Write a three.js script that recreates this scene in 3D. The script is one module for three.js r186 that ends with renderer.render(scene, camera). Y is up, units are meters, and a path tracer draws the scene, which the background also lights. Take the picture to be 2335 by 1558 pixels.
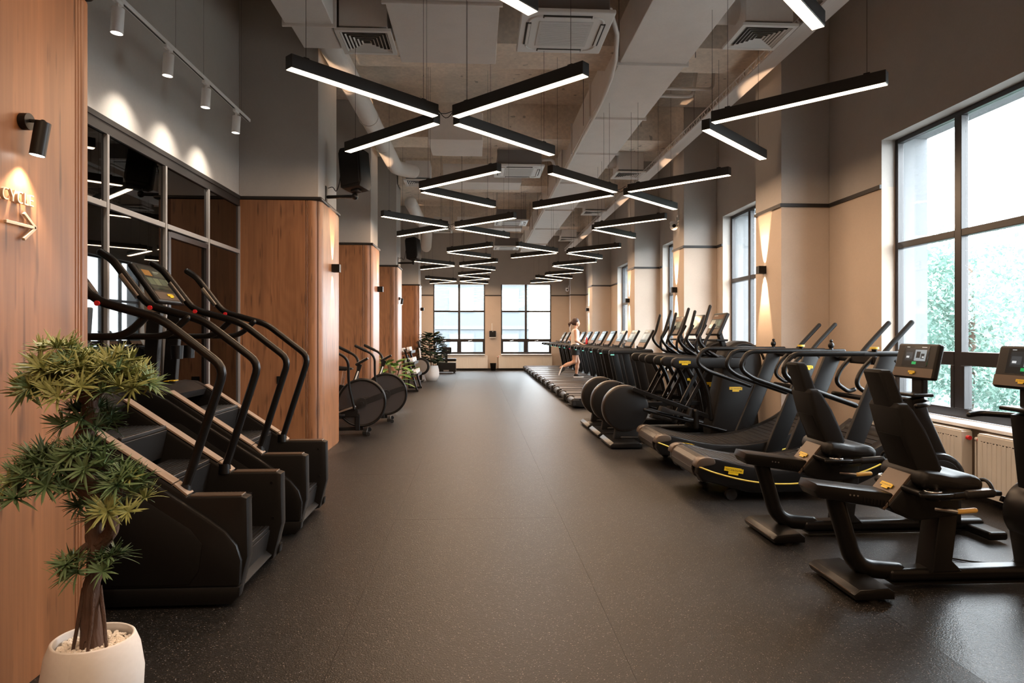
import * as THREE from 'three';
import { RoundedBoxGeometry } from 'three/addons/geometries/RoundedBoxGeometry.js';
import { mergeGeometries, toCreasedNormals } from 'three/addons/utils/BufferGeometryUtils.js';
import { MarchingCubes } from 'three/addons/objects/MarchingCubes.js';
import { FontLoader } from 'three/addons/loaders/FontLoader.js';
import { TextGeometry } from 'three/addons/geometries/TextGeometry.js';
import { RectAreaLightUniformsLib } from 'three/addons/lights/RectAreaLightUniformsLib.js';

// ---------------------------------------------------------------- camera, sky, exposure
const W = 2335, H = 1558, F = 1500, EYE = 1.45;             // focal length in pixels, eye height in metres
const scene = new THREE.Scene();
const camera = new THREE.PerspectiveCamera(2 * Math.atan(H / 2 / F) * 180 / Math.PI, W / H, 0.05, 200);
camera.position.set(0, EYE, 0);
camera.rotation.y = -Math.atan(80.5 / F);                   // the hall's axis runs to pixel 1087, left of the middle
camera.setViewOffset(W, H, 0, 15, W, H);                    // horizon at row 764
scene.background = new THREE.Color().setRGB(12.0, 13.2, 14.0);   // even overcast sky
const renderer = new THREE.WebGLRenderer();
renderer.toneMapping = THREE.LinearToneMapping;
renderer.toneMappingExposure = 1.44;
renderer.shadowMap.enabled = true;
RectAreaLightUniformsLib.init();
const BAR_LIGHT = 38, SCONCE = 15, SPOT = 3.4;
const WARM = new THREE.Color().setRGB(1, 0.645, 0.395);
const TRACKC = new THREE.Color().setRGB(1, 0.90, 0.76);

// ---------------------------------------------------------------- helpers
let seed = 7;
const rnd = () => { seed = (seed * 1664525 + 1013904223) >>> 0; return seed / 4294967296; };
const rr = (a, b) => a + (b - a) * rnd();
const used = new Map();
function numbered(n) { const k = used.get(n) ?? 0; used.set(n, k + 1); return k ? n + '_' + String(k).padStart(3, '0') : n; }
const V = (x, y, z) => new THREE.Vector3(x, y, z);
function mesh(name, geo, mat, parent) {
  const m = new THREE.Mesh(Array.isArray(geo) ? merge(geo) : geo, mat);
  m.name = name; m.castShadow = m.receiveShadow = true;
  if (parent) parent.add(m);
  return m;
}
function tag(o, label, category, group, kind) {
  o.userData.label = label; o.userData.category = category;
  if (group) o.userData.group = group;
  if (kind) o.userData.kind = kind;
  return o;
}
// a thing: a Group at its base; X to the right, depth Z away from the camera
function thing(name, label, category, X, Y, Z, group, kind) {
  const g = new THREE.Group(); g.name = numbered(name); g.position.set(X, Y, -Z); scene.add(g);
  return tag(g, label, category, group, kind);
}
function solo(name, geo, mat, label, category, group, kind) {
  const m = mesh(numbered(name), geo, mat); scene.add(m);
  return tag(m, label, category, group, kind);
}
function struct(name, geo, mat, label, category = 'structure') { return solo(name, geo, mat, label, category, null, 'structure'); }
function copyOf(o, X, Y, Z, label) {
  const c = o.clone(); c.name = numbered(o.name.replace(/_\d{3}$/, '')); c.position.set(X, Y, -Z);
  c.userData = { ...o.userData }; if (label) c.userData.label = label;
  scene.add(c); return c;
}
function merge(list) {
  return mergeGeometries(list.map((g) => {
    const n = g.index ? g.toNonIndexed() : g.clone();
    for (const k of Object.keys(n.attributes)) if (!['position', 'normal', 'uv'].includes(k)) n.deleteAttribute(k);
    if (!n.attributes.uv) n.setAttribute('uv', new THREE.BufferAttribute(new Float32Array(n.attributes.position.count * 2), 2));
    if (!n.attributes.normal) n.computeVertexNormals();
    return n;
  }));
}
// uv in metres from the dominant direction of each face
function uvm(geo, s = 1) {
  const g = geo.index ? geo.toNonIndexed() : geo, p = g.attributes.position, n = g.attributes.normal, uv = new Float32Array(p.count * 2);
  for (let i = 0; i < p.count; i++) {
    const ax = Math.abs(n.getX(i)), ay = Math.abs(n.getY(i)), az = Math.abs(n.getZ(i));
    const [a, b] = ax >= ay && ax >= az ? [p.getZ(i), p.getY(i)] : ay >= az ? [p.getX(i), p.getZ(i)] : [p.getX(i), p.getY(i)];
    uv[2 * i] = a * s; uv[2 * i + 1] = b * s;
  }
  g.setAttribute('uv', new THREE.BufferAttribute(uv, 2)); return g;
}
const place = (g, x = 0, y = 0, z = 0, rx = 0, ry = 0, rz = 0) => { if (rx || ry || rz) g.applyMatrix4(new THREE.Matrix4().makeRotationFromEuler(new THREE.Euler(rx, ry, rz))); g.translate(x, y, z); return g; };
const box = (w, h, d, x, y, z, rx, ry, rz) => place(new THREE.BoxGeometry(w, h, d), x, y, z, rx, ry, rz);
const rbox = (w, h, d, x, y, z, r = 0.008, rx, ry, rz, seg = 2) => place(new RoundedBoxGeometry(w, h, d, seg, Math.min(r, w / 2.02, h / 2.02, d / 2.02)), x, y, z, rx, ry, rz);
const span = (x0, x1, y0, y1, Z0, Z1) => uvm(box(x1 - x0, y1 - y0, Z1 - Z0, (x0 + x1) / 2, (y0 + y1) / 2, -(Z0 + Z1) / 2));   // box by world limits, depths positive
const cyl = (r0, r1, h, x, y, z, axis = 'y', seg = 24) => place(new THREE.CylinderGeometry(r0, r1, h, seg), x, y, z, axis === 'z' ? Math.PI / 2 : 0, 0, axis === 'x' ? Math.PI / 2 : 0);
const ball = (r, x, y, z, sx = 1, sy = 1, sz = 1, seg = 16) => { const g = new THREE.SphereGeometry(r, seg, Math.max(6, seg * 0.7 | 0)); g.scale(sx, sy, sz); return place(g, x, y, z); };
function prism(pts, z0, z1, bevel = 0.006, crease = 0.6) {
  const s = new THREE.Shape(pts.map(([x, y]) => new THREE.Vector2(x, y)));
  const g = new THREE.ExtrudeGeometry(s, { depth: z1 - z0 - 2 * bevel, bevelEnabled: bevel > 0, bevelSize: bevel, bevelThickness: bevel, bevelOffset: -bevel, bevelSegments: 2, curveSegments: 8 });
  g.translate(0, 0, z0 + bevel); return uvm(toCreasedNormals(g, crease));
}
// smooth closed or open outline through points
function smooth(pts, n = 48, closed = true) { const c = new THREE.CatmullRomCurve3(pts.map(([x, y]) => V(x, y, 0)), closed, 'centripetal'); return c.getPoints(n).slice(0, closed ? -1 : undefined).map((p) => [p.x, p.y]); }
function path(pts, fillet) {
  const P = pts.map((p) => V(...p)), c = new THREE.CurvePath(); let from = P[0];
  for (let i = 1; i < P.length; i++) {
    if (i === P.length - 1) { c.add(new THREE.LineCurve3(from, P[i])); break; }
    const a = P[i].clone().sub(P[i - 1]), b = P[i + 1].clone().sub(P[i]);
    const r = Math.min(fillet, a.length() * 0.48, b.length() * 0.48);
    const p0 = P[i].clone().sub(a.setLength(r)), p1 = P[i].clone().add(b.setLength(r));
    c.add(new THREE.LineCurve3(from, p0)); c.add(new THREE.QuadraticBezierCurve3(p0, P[i].clone(), p1)); from = p1;
  }
  return c;
}
function pipe(pts, r, fillet = 0.06, rad = 10, seg = 0) {
  const c = path(pts, fillet), n = seg || Math.max(8, pts.length * 9);
  const g = [new THREE.TubeGeometry(c, pts.length === 2 ? 1 : n, r, rad, false)];
  for (const p of [pts[0], pts[pts.length - 1]]) g.push(place(new THREE.SphereGeometry(r, rad, 6), ...p));
  return merge(g);
}
function curveTube(pts, r, n = 32, rad = 8) { return new THREE.TubeGeometry(new THREE.CatmullRomCurve3(pts.map((p) => V(...p))), n, r, rad, false); }
function bar(a, b, w, h) {   // a box beam between two points
  const A = V(...a), B = V(...b), d = B.clone().sub(A), L = d.length();
  const g = new RoundedBoxGeometry(L, h, w, 1, Math.min(w, h) * 0.15);
  const x = d.normalize(), z = Math.abs(x.y) > 0.99 ? V(0, 0, 1) : new THREE.Vector3().crossVectors(x, V(0, 1, 0)).normalize(), y = new THREE.Vector3().crossVectors(z, x);
  g.applyMatrix4(new THREE.Matrix4().makeBasis(x, y, z)); g.translate(...A.clone().add(B).multiplyScalar(0.5).toArray()); return g;
}
const lathe = (pts, seg = 40) => new THREE.LatheGeometry(pts.map(([x, y]) => new THREE.Vector2(x, y)), seg);

// ---------------------------------------------------------------- computed textures
function hash(x, y, s) { let h = (x * 374761393 + y * 668265263 + s * 1274126177) | 0; h = Math.imul(h ^ (h >>> 13), 1274126177); return ((h ^ (h >>> 16)) >>> 0) / 4294967296; }
function vnoise(x, y, px, py, s) {   // tileable value noise, px by py cells
  const xi = Math.floor(x), yi = Math.floor(y), fx = x - xi, fy = y - yi, u = fx * fx * (3 - 2 * fx), v = fy * fy * (3 - 2 * fy), m = (a, n) => ((a % n) + n) % n;
  const h = (i, j) => hash(m(xi + i, px), m(yi + j, py), s);
  return (h(0, 0) * (1 - u) + h(1, 0) * u) * (1 - v) + (h(0, 1) * (1 - u) + h(1, 1) * u) * v;
}
function fbm(u, v, cx, cy, oct, s) { let a = 0, w = 0.5, t = 0; for (let i = 0; i < oct; i++) { a += w * vnoise(u * cx, v * cy, cx, cy, s + i); t += w; w *= 0.55; cx *= 2; cy *= 2; } return a / t; }
function tex(w, h, fn, srgb, repX = 1, repY = 1) {
  const d = new Uint8Array(w * h * 4);
  for (let y = 0; y < h; y++) for (let x = 0; x < w; x++) { const c = fn(x / w, y / h, x, y), i = (y * w + x) * 4; d[i] = c[0] * 255; d[i + 1] = c[1] * 255; d[i + 2] = c[2] * 255; d[i + 3] = 255; }
  const t = new THREE.DataTexture(d, w, h); t.wrapS = t.wrapT = THREE.RepeatWrapping; t.magFilter = THREE.LinearFilter; t.minFilter = THREE.LinearMipmapLinearFilter;
  if (srgb) t.colorSpace = THREE.SRGBColorSpace;
  t.repeat.set(repX, repY); t.needsUpdate = true; return t;
}
const cl = (x) => Math.min(1, Math.max(0, x));
const woodTex = tex(512, 1024, (u, v) => {
  const wob = fbm(u, v, 3, 2, 3, 11) * 1.2, bands = 0.5 + 0.5 * Math.sin((u * 9 + wob * 5) * Math.PI * 2);
  const fine = fbm(u, v, 90, 5, 3, 21), mid = fbm(u, v, 18, 2, 3, 31), patch = fbm(u, v, 4, 2, 2, 41);
  const fleck = Math.max(0, fbm(u, v, 46, 9, 2, 51) - 0.70) * 1.3;
  const k = 0.86 + 0.09 * bands * patch + 0.16 * (fine - 0.5) + 0.24 * (mid - 0.5) - fleck;
  return [cl(0.79 * k), cl(0.605 * k - 0.01), cl(0.455 * k - 0.015)];
}, true, 1 / 1.2, 1 / 2.4);
const speck = new Map();
for (let i = 0; i < 11500; i++) { const x = rnd() * 1024 | 0, y = rnd() * 1024 | 0, k = rr(0.14, 0.60), t = rnd(), n = rnd() < 0.25 ? 3 : rnd() < 0.6 ? 2 : 1; for (let j = 0; j < n; j++) for (let l = 0; l < (n > 1 && rnd() < 0.7 ? 2 : 1); l++) speck.set(((y + l) & 1023) * 1024 + ((x + j) & 1023), [k * (0.96 + 0.1 * t), k * 0.95, k * (1.0 - 0.16 * t)]); }
const floorTex = tex(1024, 1024, (u, v, x, y) => {
  const s = speck.get(y * 1024 + x), n = 0.9 + 0.6 * (fbm(u, v, 64, 64, 3, 5) - 0.5) + 0.25 * (fbm(u, v, 6, 6, 3, 6) - 0.5);
  const b = 0.108 * n;
  return s ? [cl(b + s[0]), cl(b + s[1]), cl(b + s[2])] : [b * 1.03, b * 0.985, b * 0.965];
}, true, 1 / 1.75, 1 / 1.75);
const floorBump = tex(512, 512, (u, v) => { const n = fbm(u, v, 128, 128, 2, 8); return [n, n, n]; }, false, 1 / 0.6, 1 / 0.6);
const plaster = tex(512, 512, (u, v) => { const n = 0.94 + 0.09 * (fbm(u, v, 8, 8, 5, 61) - 0.5) + 0.05 * (fbm(u, v, 120, 120, 2, 62) - 0.5); return [n, n, n]; }, false, 1 / 1.7, 1 / 1.7);
const concrete = tex(1024, 1024, (u, v) => {
  const st = fbm(u, v, 5, 5, 5, 71), g = fbm(u, v, 80, 80, 3, 72), h = fbm(u, v, 26, 26, 2, 73) > 0.86 ? 0.2 : 0;
  const n = 0.89 + 0.18 * (st - 0.5) + 0.12 * (g - 0.5) - h; return [cl(n * 1.02), cl(n * 0.97), cl(n * 0.92)];
}, true, 1 / 3.2, 1 / 3.2);
const fabric = tex(256, 256, (u, v, x, y) => { const n = 0.7 + 0.3 * (((x + y) & 3) / 3) * (0.6 + 0.4 * fbm(u, v, 40, 40, 2, 81)); return [n, n, n]; }, false, 12, 12);

// ---------------------------------------------------------------- materials
const rgb = (r, g, b) => new THREE.Color().setRGB(r, g, b);
const std = (r, g, b, rough, metal = 0, extra = {}) => new THREE.MeshStandardMaterial({ color: rgb(r, g, b), roughness: rough, metalness: metal, ...extra });
const phy = (r, g, b, rough, extra = {}) => new THREE.MeshPhysicalMaterial({ color: rgb(r, g, b), roughness: rough, ...extra });
const glow = (r, g, b, k) => new THREE.MeshStandardMaterial({ color: rgb(0.02, 0.02, 0.02), emissive: rgb(r, g, b), emissiveIntensity: k, roughness: 0.6 });
const blk = (v, rough, extra = {}) => phy(v * 1.03, v, v * 1.02, rough, { specularIntensity: 0.6, ...extra });
const M = {
  wood: std(0.60, 0.49, 0.405, 0.40, 0, { map: woodTex }),
  woodGroove: std(0.16, 0.08, 0.045, 0.6),
  lower: std(0.555, 0.465, 0.385, 0.85, 0, { map: plaster, bumpMap: plaster, bumpScale: 0.002 }),
  upper: std(0.46, 0.43, 0.40, 0.88, 0, { map: plaster, bumpMap: plaster, bumpScale: 0.002 }),
  white: std(0.78, 0.77, 0.75, 0.6),
  facade: std(0.15, 0.158, 0.165, 0.9), building: std(0.078, 0.088, 0.095, 0.9), buildingBand: std(0.09, 0.098, 0.105, 0.9),
  concrete: std(1.0, 0.98, 0.95, 0.9, 0, { map: concrete, bumpMap: concrete, bumpScale: 0.004 }),
  duct: std(0.83, 0.79, 0.76, 0.55, 0, { map: plaster }),
  ductDark: std(0.16, 0.145, 0.14, 0.7),
  floor: phy(0.9, 0.9, 0.9, 0.46, { specularIntensity: 0.65, map: floorTex, bumpMap: floorBump, bumpScale: 0.0012 }),
  floorC: phy(0.9, 0.9, 0.9, 0.39, { specularIntensity: 0.85, map: floorTex, bumpMap: floorBump, bumpScale: 0.0012 }),
  floorBase: std(0.012, 0.011, 0.011, 0.9),
  black: blk(0.0042, 0.40),
  blackSatin: blk(0.005, 0.32),
  blackMatte: blk(0.0042, 0.6),
  panelDark: blk(0.0068, 0.42),
  graphite: blk(0.014, 0.38),
  rubber: blk(0.0065, 0.66),
  leather: blk(0.006, 0.42, { bumpMap: fabric, bumpScale: 0.0006 }),
  cloth: blk(0.006, 0.8, { bumpMap: fabric, bumpScale: 0.001 }),
  bronze: std(0.10, 0.074, 0.056, 0.36, 0.3),
  bronzeSlat: std(0.028, 0.022, 0.018, 0.30, 0.3),
  belt: std(0.018, 0.0175, 0.018, 0.45), railTop: std(0.15, 0.14, 0.14, 0.35, 0.2), bottle: phy(0.8, 0.06, 0.08, 0.15, { transmission: 0.4, thickness: 0 }),
  letter: std(0.46, 0.34, 0.24, 0.45),
  strip: std(0.27, 0.205, 0.16, 0.5, 0.1),
  chrome: std(0.75, 0.75, 0.76, 0.2, 1),
  steel: std(0.5, 0.5, 0.5, 0.35, 1),
  yellow: std(0.82, 0.62, 0.10, 0.4),
  mustard: std(0.80, 0.50, 0.13, 0.45),
  red: std(0.75, 0.03, 0.04, 0.35),
  trim: std(0.016, 0.013, 0.012, 0.5),
  frame: std(0.022, 0.02, 0.021, 0.3),
  mullion: std(0.24, 0.225, 0.215, 0.5),
  radiator: std(0.76, 0.74, 0.70, 0.42),
  plastic: std(0.8, 0.81, 0.81, 0.4),
  plasticGrey: std(0.55, 0.57, 0.58, 0.5),
  barHousing: std(0.016, 0.013, 0.0115, 0.5),
  plasticMid: std(0.66, 0.675, 0.68, 0.5),
  slot: std(0.02, 0.02, 0.02, 0.6),
  pot: std(0.79, 0.785, 0.775, 0.75, 0, { map: plaster, bumpMap: plaster, bumpScale: 0.003 }),
  pebble: std(0.85, 0.81, 0.75, 0.6),
  soil: std(0.05, 0.035, 0.025, 0.95),
  bark: std(0.10, 0.058, 0.042, 0.8, 0, { bumpMap: concrete, bumpScale: 0.02 }),
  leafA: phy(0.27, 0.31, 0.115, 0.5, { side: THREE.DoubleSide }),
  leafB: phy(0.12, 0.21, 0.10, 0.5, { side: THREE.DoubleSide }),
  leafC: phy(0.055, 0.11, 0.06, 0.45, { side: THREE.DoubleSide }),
  leafDark: phy(0.014, 0.034, 0.014, 0.5, { side: THREE.DoubleSide }),
  leafFig: phy(0.12, 0.24, 0.04, 0.4, { side: THREE.DoubleSide }),
  treeLeaf: phy(0.21, 0.33, 0.28, 0.8, { side: THREE.DoubleSide, transmission: 0.35, thickness: 0 }),
  treeLeafB: phy(0.27, 0.40, 0.35, 0.8, { side: THREE.DoubleSide, transmission: 0.35, thickness: 0 }),
  glass: phy(1, 1, 1, 0.02, { transmission: 1, thickness: 0, ior: 1.45 }),
  smoked: phy(0.10, 0.085, 0.085, 0.015, { transmission: 1, thickness: 0, ior: 1.62 }),
  fanCover: phy(0.10, 0.09, 0.09, 0.12, { transmission: 0.55, thickness: 0 }),
  studio: std(0.035, 0.022, 0.02, 0.9),
  ground: std(0.14, 0.15, 0.145, 0.95),
  skin: std(0.62, 0.36, 0.25, 0.55),
  shirt: std(0.84, 0.78, 0.72, 0.8),
  hair: std(0.045, 0.02, 0.014, 0.5),
  shoe: std(0.02, 0.02, 0.02, 0.6),
  sole: std(0.85, 0.85, 0.85, 0.5),
  lamp: glow(1, 0.80, 0.56, 6),
  lampSpot: glow(1, 0.9, 0.78, 8),
  green: glow(0.25, 1, 0.75, 1.6),
  redGlow: glow(1, 0.05, 0.08, 1.2),
};
function canvasTex(w, h, draw) { const c = document.createElement('canvas'); c.width = w; c.height = h; draw(c.getContext('2d'), w, h); const t = new THREE.CanvasTexture(c); t.colorSpace = THREE.SRGBColorSpace; return t; }
function screenMat(draw, k, w = 256, h = 192) { const t = canvasTex(w, h, draw); return new THREE.MeshStandardMaterial({ color: rgb(0.02, 0.02, 0.02), emissive: rgb(1, 1, 1), emissiveMap: t, emissiveIntensity: k, roughness: 0.12 }); }
const R = (g, c, x, y, w, h) => { g.fillStyle = c; g.fillRect(x, y, w, h); };
const screenStair = screenMat((g) => { R(g, '#2b2a1f', 0, 0, 256, 192); R(g, '#b9792f', 14, 30, 78, 46); R(g, '#4d4a34', 104, 26, 140, 52); for (let i = 0; i < 4; i++) R(g, ['#6d6e4c', '#7c7a55', '#5f6246', '#6f7050'][i], 12 + i * 60, 92, 54, 56); R(g, '#c9c4a8', 120, 36, 60, 5); R(g, '#a9a68c', 120, 48, 40, 4); R(g, '#45452f', 12, 158, 232, 18); }, 0.5);
const screenBike = screenMat((g) => { R(g, '#0a0c0e', 0, 0, 256, 192); R(g, '#1d2225', 20, 22, 100, 120); R(g, '#8f989c', 120, 34, 116, 106); R(g, '#3a3f42', 28, 60, 70, 64); R(g, '#d3d6d6', 36, 96, 30, 18); R(g, '#1a1d1f', 136, 52, 40, 60); R(g, '#20262a', 184, 70, 34, 48); R(g, '#c8cccc', 196, 96, 20, 14); R(g, '#19a356', 104, 148, 44, 26); R(g, '#cfd3d3', 24, 8, 30, 5); R(g, '#cfd3d3', 180, 8, 50, 5); }, 0.75);
const screenRun = screenMat((g) => { R(g, '#8d9490', 0, 0, 256, 192); R(g, '#dfe4df', 14, 60, 110, 90); R(g, '#aeb9b4', 132, 60, 110, 90); R(g, '#5f6b68', 14, 12, 228, 38); R(g, '#e9ece8', 30, 22, 90, 10); R(g, '#7d8a86', 14, 158, 228, 22); }, 0.55);
const screenCross = screenMat((g) => { R(g, '#45473c', 0, 0, 256, 192); R(g, '#8a5a37', 10, 14, 236, 60); R(g, '#c9b493', 14, 84, 90, 80); R(g, '#6b6d58', 112, 84, 60, 80); R(g, '#83886f', 180, 84, 62, 80); R(g, '#e7d7bd', 30, 24, 80, 8); }, 0.55);
const logoTex = canvasTex(512, 256, (g) => { R(g, '#e6c21c', 0, 0, 512, 256); g.fillStyle = '#15120a'; g.font = 'bold 92px sans-serif'; g.textAlign = 'center'; g.textBaseline = 'middle'; g.fillText('TECHNOGYM', 256, 96, 440); g.font = 'bold 30px sans-serif'; g.fillText('The Wellness Company', 256, 186, 250); g.lineWidth = 5; g.strokeStyle = '#15120a'; g.strokeRect(20, 40, 472, 112); });
M.logo = new THREE.MeshStandardMaterial({ map: logoTex, roughness: 0.4 });
// stepped yellow name plate, width w, lying in the x-y plane, facing +z
function plateGeo(w) {
  const h = w * 0.36, s = new THREE.Shape([[-0.5, -0.10], [-0.5, 0.5], [0.38, 0.5], [0.38, 0.42], [0.5, 0.42], [0.5, -0.18], [0.26, -0.18], [0.26, -0.5], [-0.26, -0.5], [-0.26, -0.10]].map(([x, y]) => new THREE.Vector2(x * w, y * h)));
  const g = new THREE.ExtrudeGeometry(s, { depth: 0.004, bevelEnabled: false }), uv = g.attributes.uv, p = g.attributes.position;
  for (let i = 0; i < uv.count; i++) uv.setXY(i, p.getX(i) / w + 0.5, p.getY(i) / h + 0.5);
  return g;
}
const plateCache = new Map();
function plate(parent, w, x, y, z, rx = 0, ry = 0, rz = 0, name = 'name_plate') {
  if (!plateCache.has(w)) plateCache.set(w, plateGeo(w));
  const m = mesh(name, plateCache.get(w), M.logo, parent); m.position.set(x, y, z); m.rotation.set(rx, ry, rz, 'YXZ'); m.userData.label = 'yellow maker plate'; return m;
}

// ---------------------------------------------------------------- the hall
const XL = -1.86, WL = -2.82, XR = 3.81, WR = 4.43, ZF = 27.1, TOP = 5.65, TRIM = 3.075;
const R_WIN = [[4.13, 6.98, 6.03, 5.08], [9.15, 11.64, 10.83, 9.99], [12.95, 15.48, 14.65, 13.8], [17.45, 20.52, 19.5, 18.5]];
const R_PIL = [[2.5, 3.27], [8.05, 8.81], [11.93, 12.6], [15.72, 16.45], [21.55, 22.35], [26.6, ZF]];
const L_PIL = [[0.7, 3.27], [7.95, 9.02], [11.85, 12.72], [15.6, 16.5], [21.5, 22.35]];
const F_WIN = [[-1.78, 0.343, -0.72], [1.0, 3.08, 2.03]];
const SILL = 0.66, HEAD = 3.585;

const floor = struct('floor', span(-3.1, 4.95, -0.15, -0.012, -3.3, ZF + 0.4), M.floorBase, 'dark speckled rubber floor of the hall', 'floor');
{
  const xs = [WL, -2.05, -0.64, 0.67, 2.12, 3.5, WR], cuts = [[3.9, 14.2], [6.9, 17.5], [5.2, 16.4], [9.31, 16.1], [9.31, 19.2], [7.7, 18]];
  for (let i = 0; i < 6; i++) {
    const zs = [-3, ...cuts[i], ZF];
    for (let k = 0; k < 3; k++) mesh(k || i ? 'rubber_mat_' + String(i * 3 + k).padStart(3, '0') : 'rubber_mat', span(xs[i] + 0.0006, xs[i + 1] - 0.0006, -0.012, 0, zs[k] + 0.0006, zs[k + 1] - 0.0006), i >= 4 && k === 0 ? M.floorC : M.floor, floor);
  }
}
struct('ceiling', span(-3.1, 4.95, TOP, TOP + 0.25, -3.3, ZF + 0.4), M.concrete, 'raw concrete ceiling slab above the ducts', 'ceiling');
for (const [a, b] of R_PIL.slice(1, 5)) solo('ceiling_beam', span(XL + 0.001, XR - 0.001, 5.02, TOP, a, b), M.concrete, 'raw concrete beam across the hall under the slab', 'beam', 'concrete beams across the ceiling', 'structure');

function group(name, label, category) { const g = new THREE.Group(); g.name = numbered(name); scene.add(g); return tag(g, label, category, null, 'structure'); }
{ // right wall, pierced by the windows
  const g = group('wall_right', 'beige plaster window wall with a thin black band', 'wall');
  const lo = [], up = [], fa = []; let z = -3.3;
  for (const [a, b] of [...R_WIN.map((w) => [w[0], w[1]]), [ZF + 0.4, 0]]) {
    lo.push(span(WR, 4.66, 0, TRIM, z, a)); up.push(span(WR, 4.66, TRIM, TOP, z, a)); fa.push(span(4.66, 4.95, -0.6, TOP, z, a));
    if (b) { lo.push(span(WR, 4.66, 0, SILL - 0.035, a, b)); up.push(span(WR, 4.66, HEAD, TOP, a, b)); fa.push(span(4.66, 4.95, -0.6, SILL - 0.05, a, b), span(4.66, 4.95, HEAD + 0.02, TOP, a, b)); }
    z = b;
  }
  mesh('lower_wall', lo, M.lower, g); mesh('upper_wall', up, M.upper, g); mesh('facade', fa, M.facade, g);
}
{
  const g = group('wall_far', 'beige plaster end wall with two tall windows', 'wall');
  const lo = [], up = []; let x = -3.1;
  for (const [a, b] of [...F_WIN.map((w) => [w[0], w[1]]), [4.95, 0]]) {
    lo.push(span(x, a, 0, TRIM, ZF, ZF + 0.35)); up.push(span(x, a, TRIM, TOP, ZF, ZF + 0.35));
    if (b) { lo.push(span(a, b, 0, SILL - 0.03, ZF, ZF + 0.35)); up.push(span(a, b, HEAD - 0.06, TOP, ZF, ZF + 0.35)); }
    x = b;
  }
  mesh('lower_wall', lo, M.lower, g); mesh('upper_wall', up, M.upper, g);
}
{
  const g = group('wall_left', 'taupe plaster wall above the smoked glass partition', 'wall');
  mesh('upper_wall', [span(-3.1, WL, TRIM, TOP, -3.3, ZF)], M.upper, g);
  mesh('lower_wall', [span(-3.1, WL, 0, TRIM, -3.3, 3.27), span(-3.1, WL, 0, TRIM, 7.96, ZF)], M.lower, g);
}
struct('wall_back', [span(-3.1, 4.95, 0, TOP, -3.3, -3.0)], M.lower, 'plain plaster wall closing the hall', 'wall');
struct('baseboard_far', [span(WL, -1.2, 0, 0.075, ZF - 0.02, ZF), span(-1.2, XR, 0, 0.075, ZF - 0.02, ZF)], M.trim, 'black baseboard under the two end windows', 'baseboard');
struct('baseboard_right', R_PIL.slice(0, 5).map(([, b], i) => span(WR - 0.018, WR, 0, 0.075, b, R_PIL[i + 1][0])), M.trim, 'black baseboard along the window wall', 'baseboard');
{ // the thin black band at 3.05 m
  const t = [];
  let z = -3;
  for (const [a, b] of R_PIL) t.push([z, a]), z = b;
  const parts = [];
  for (let [a, b] of t) for (const [w0, w1] of [...R_WIN, [99, 99]]) { if (w0 >= b) { parts.push(span(WR - 0.022, WR, TRIM - 0.022, TRIM + 0.022, a, b)); break; } if (w0 > a) { parts.push(span(WR - 0.022, WR, TRIM - 0.022, TRIM + 0.022, a, w0)); a = w1; } }
  struct('trim_1', parts, M.trim, 'thin black band along the window wall', 'trim');
  struct('trim_2', [[-2.82, -1.78], [0.343, 1.0], [3.08, XR]].map(([a, b]) => span(a, b, TRIM - 0.022, TRIM + 0.022, ZF - 0.022, ZF)), M.trim, 'thin black band on the end wall between the windows', 'trim');
  struct('trim_3', [span(WL, WL + 0.03, TRIM - 0.02, TRIM + 0.022, 3.27, 7.96), span(WL - 0.02, WL + 0.02, TRIM - 0.10, TRIM - 0.02, 3.27, 7.96)], M.trim, 'black head rail over the smoked glass partition', 'trim');
}
R_PIL.forEach(([a, b], i) => {
  const p = thing('pillar', ['beige plaster pillar beside the camera end of the window wall', 'beige plaster pillar behind the curved treadmills with a wall lamp', 'pale plaster pillar with a white dome camera above its wall lamp', 'pale plaster pillar beside the row of treadmills', 'beige plaster pillar by the last treadmills with a wall lamp', 'beige plaster pillar in the corner of the end wall'][i], 'pillar', XR, 0, a, null, 'structure');
  const d = b - a, w = WR - XR;
  mesh('lower_pillar', uvm(rbox(w, TRIM, d, w / 2, TRIM / 2, -d / 2, 0.006)), M.lower, p);
  mesh('upper_pillar', uvm(rbox(w, TOP - TRIM, d, w / 2, (TOP + TRIM) / 2, -d / 2, 0.006)), M.upper, p);
  mesh('band', [box(w + 0.022, 0.044, d + 0.022, w / 2 - 0.011, TRIM, -d / 2 + 0.011)], M.trim, p);
});
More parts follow.
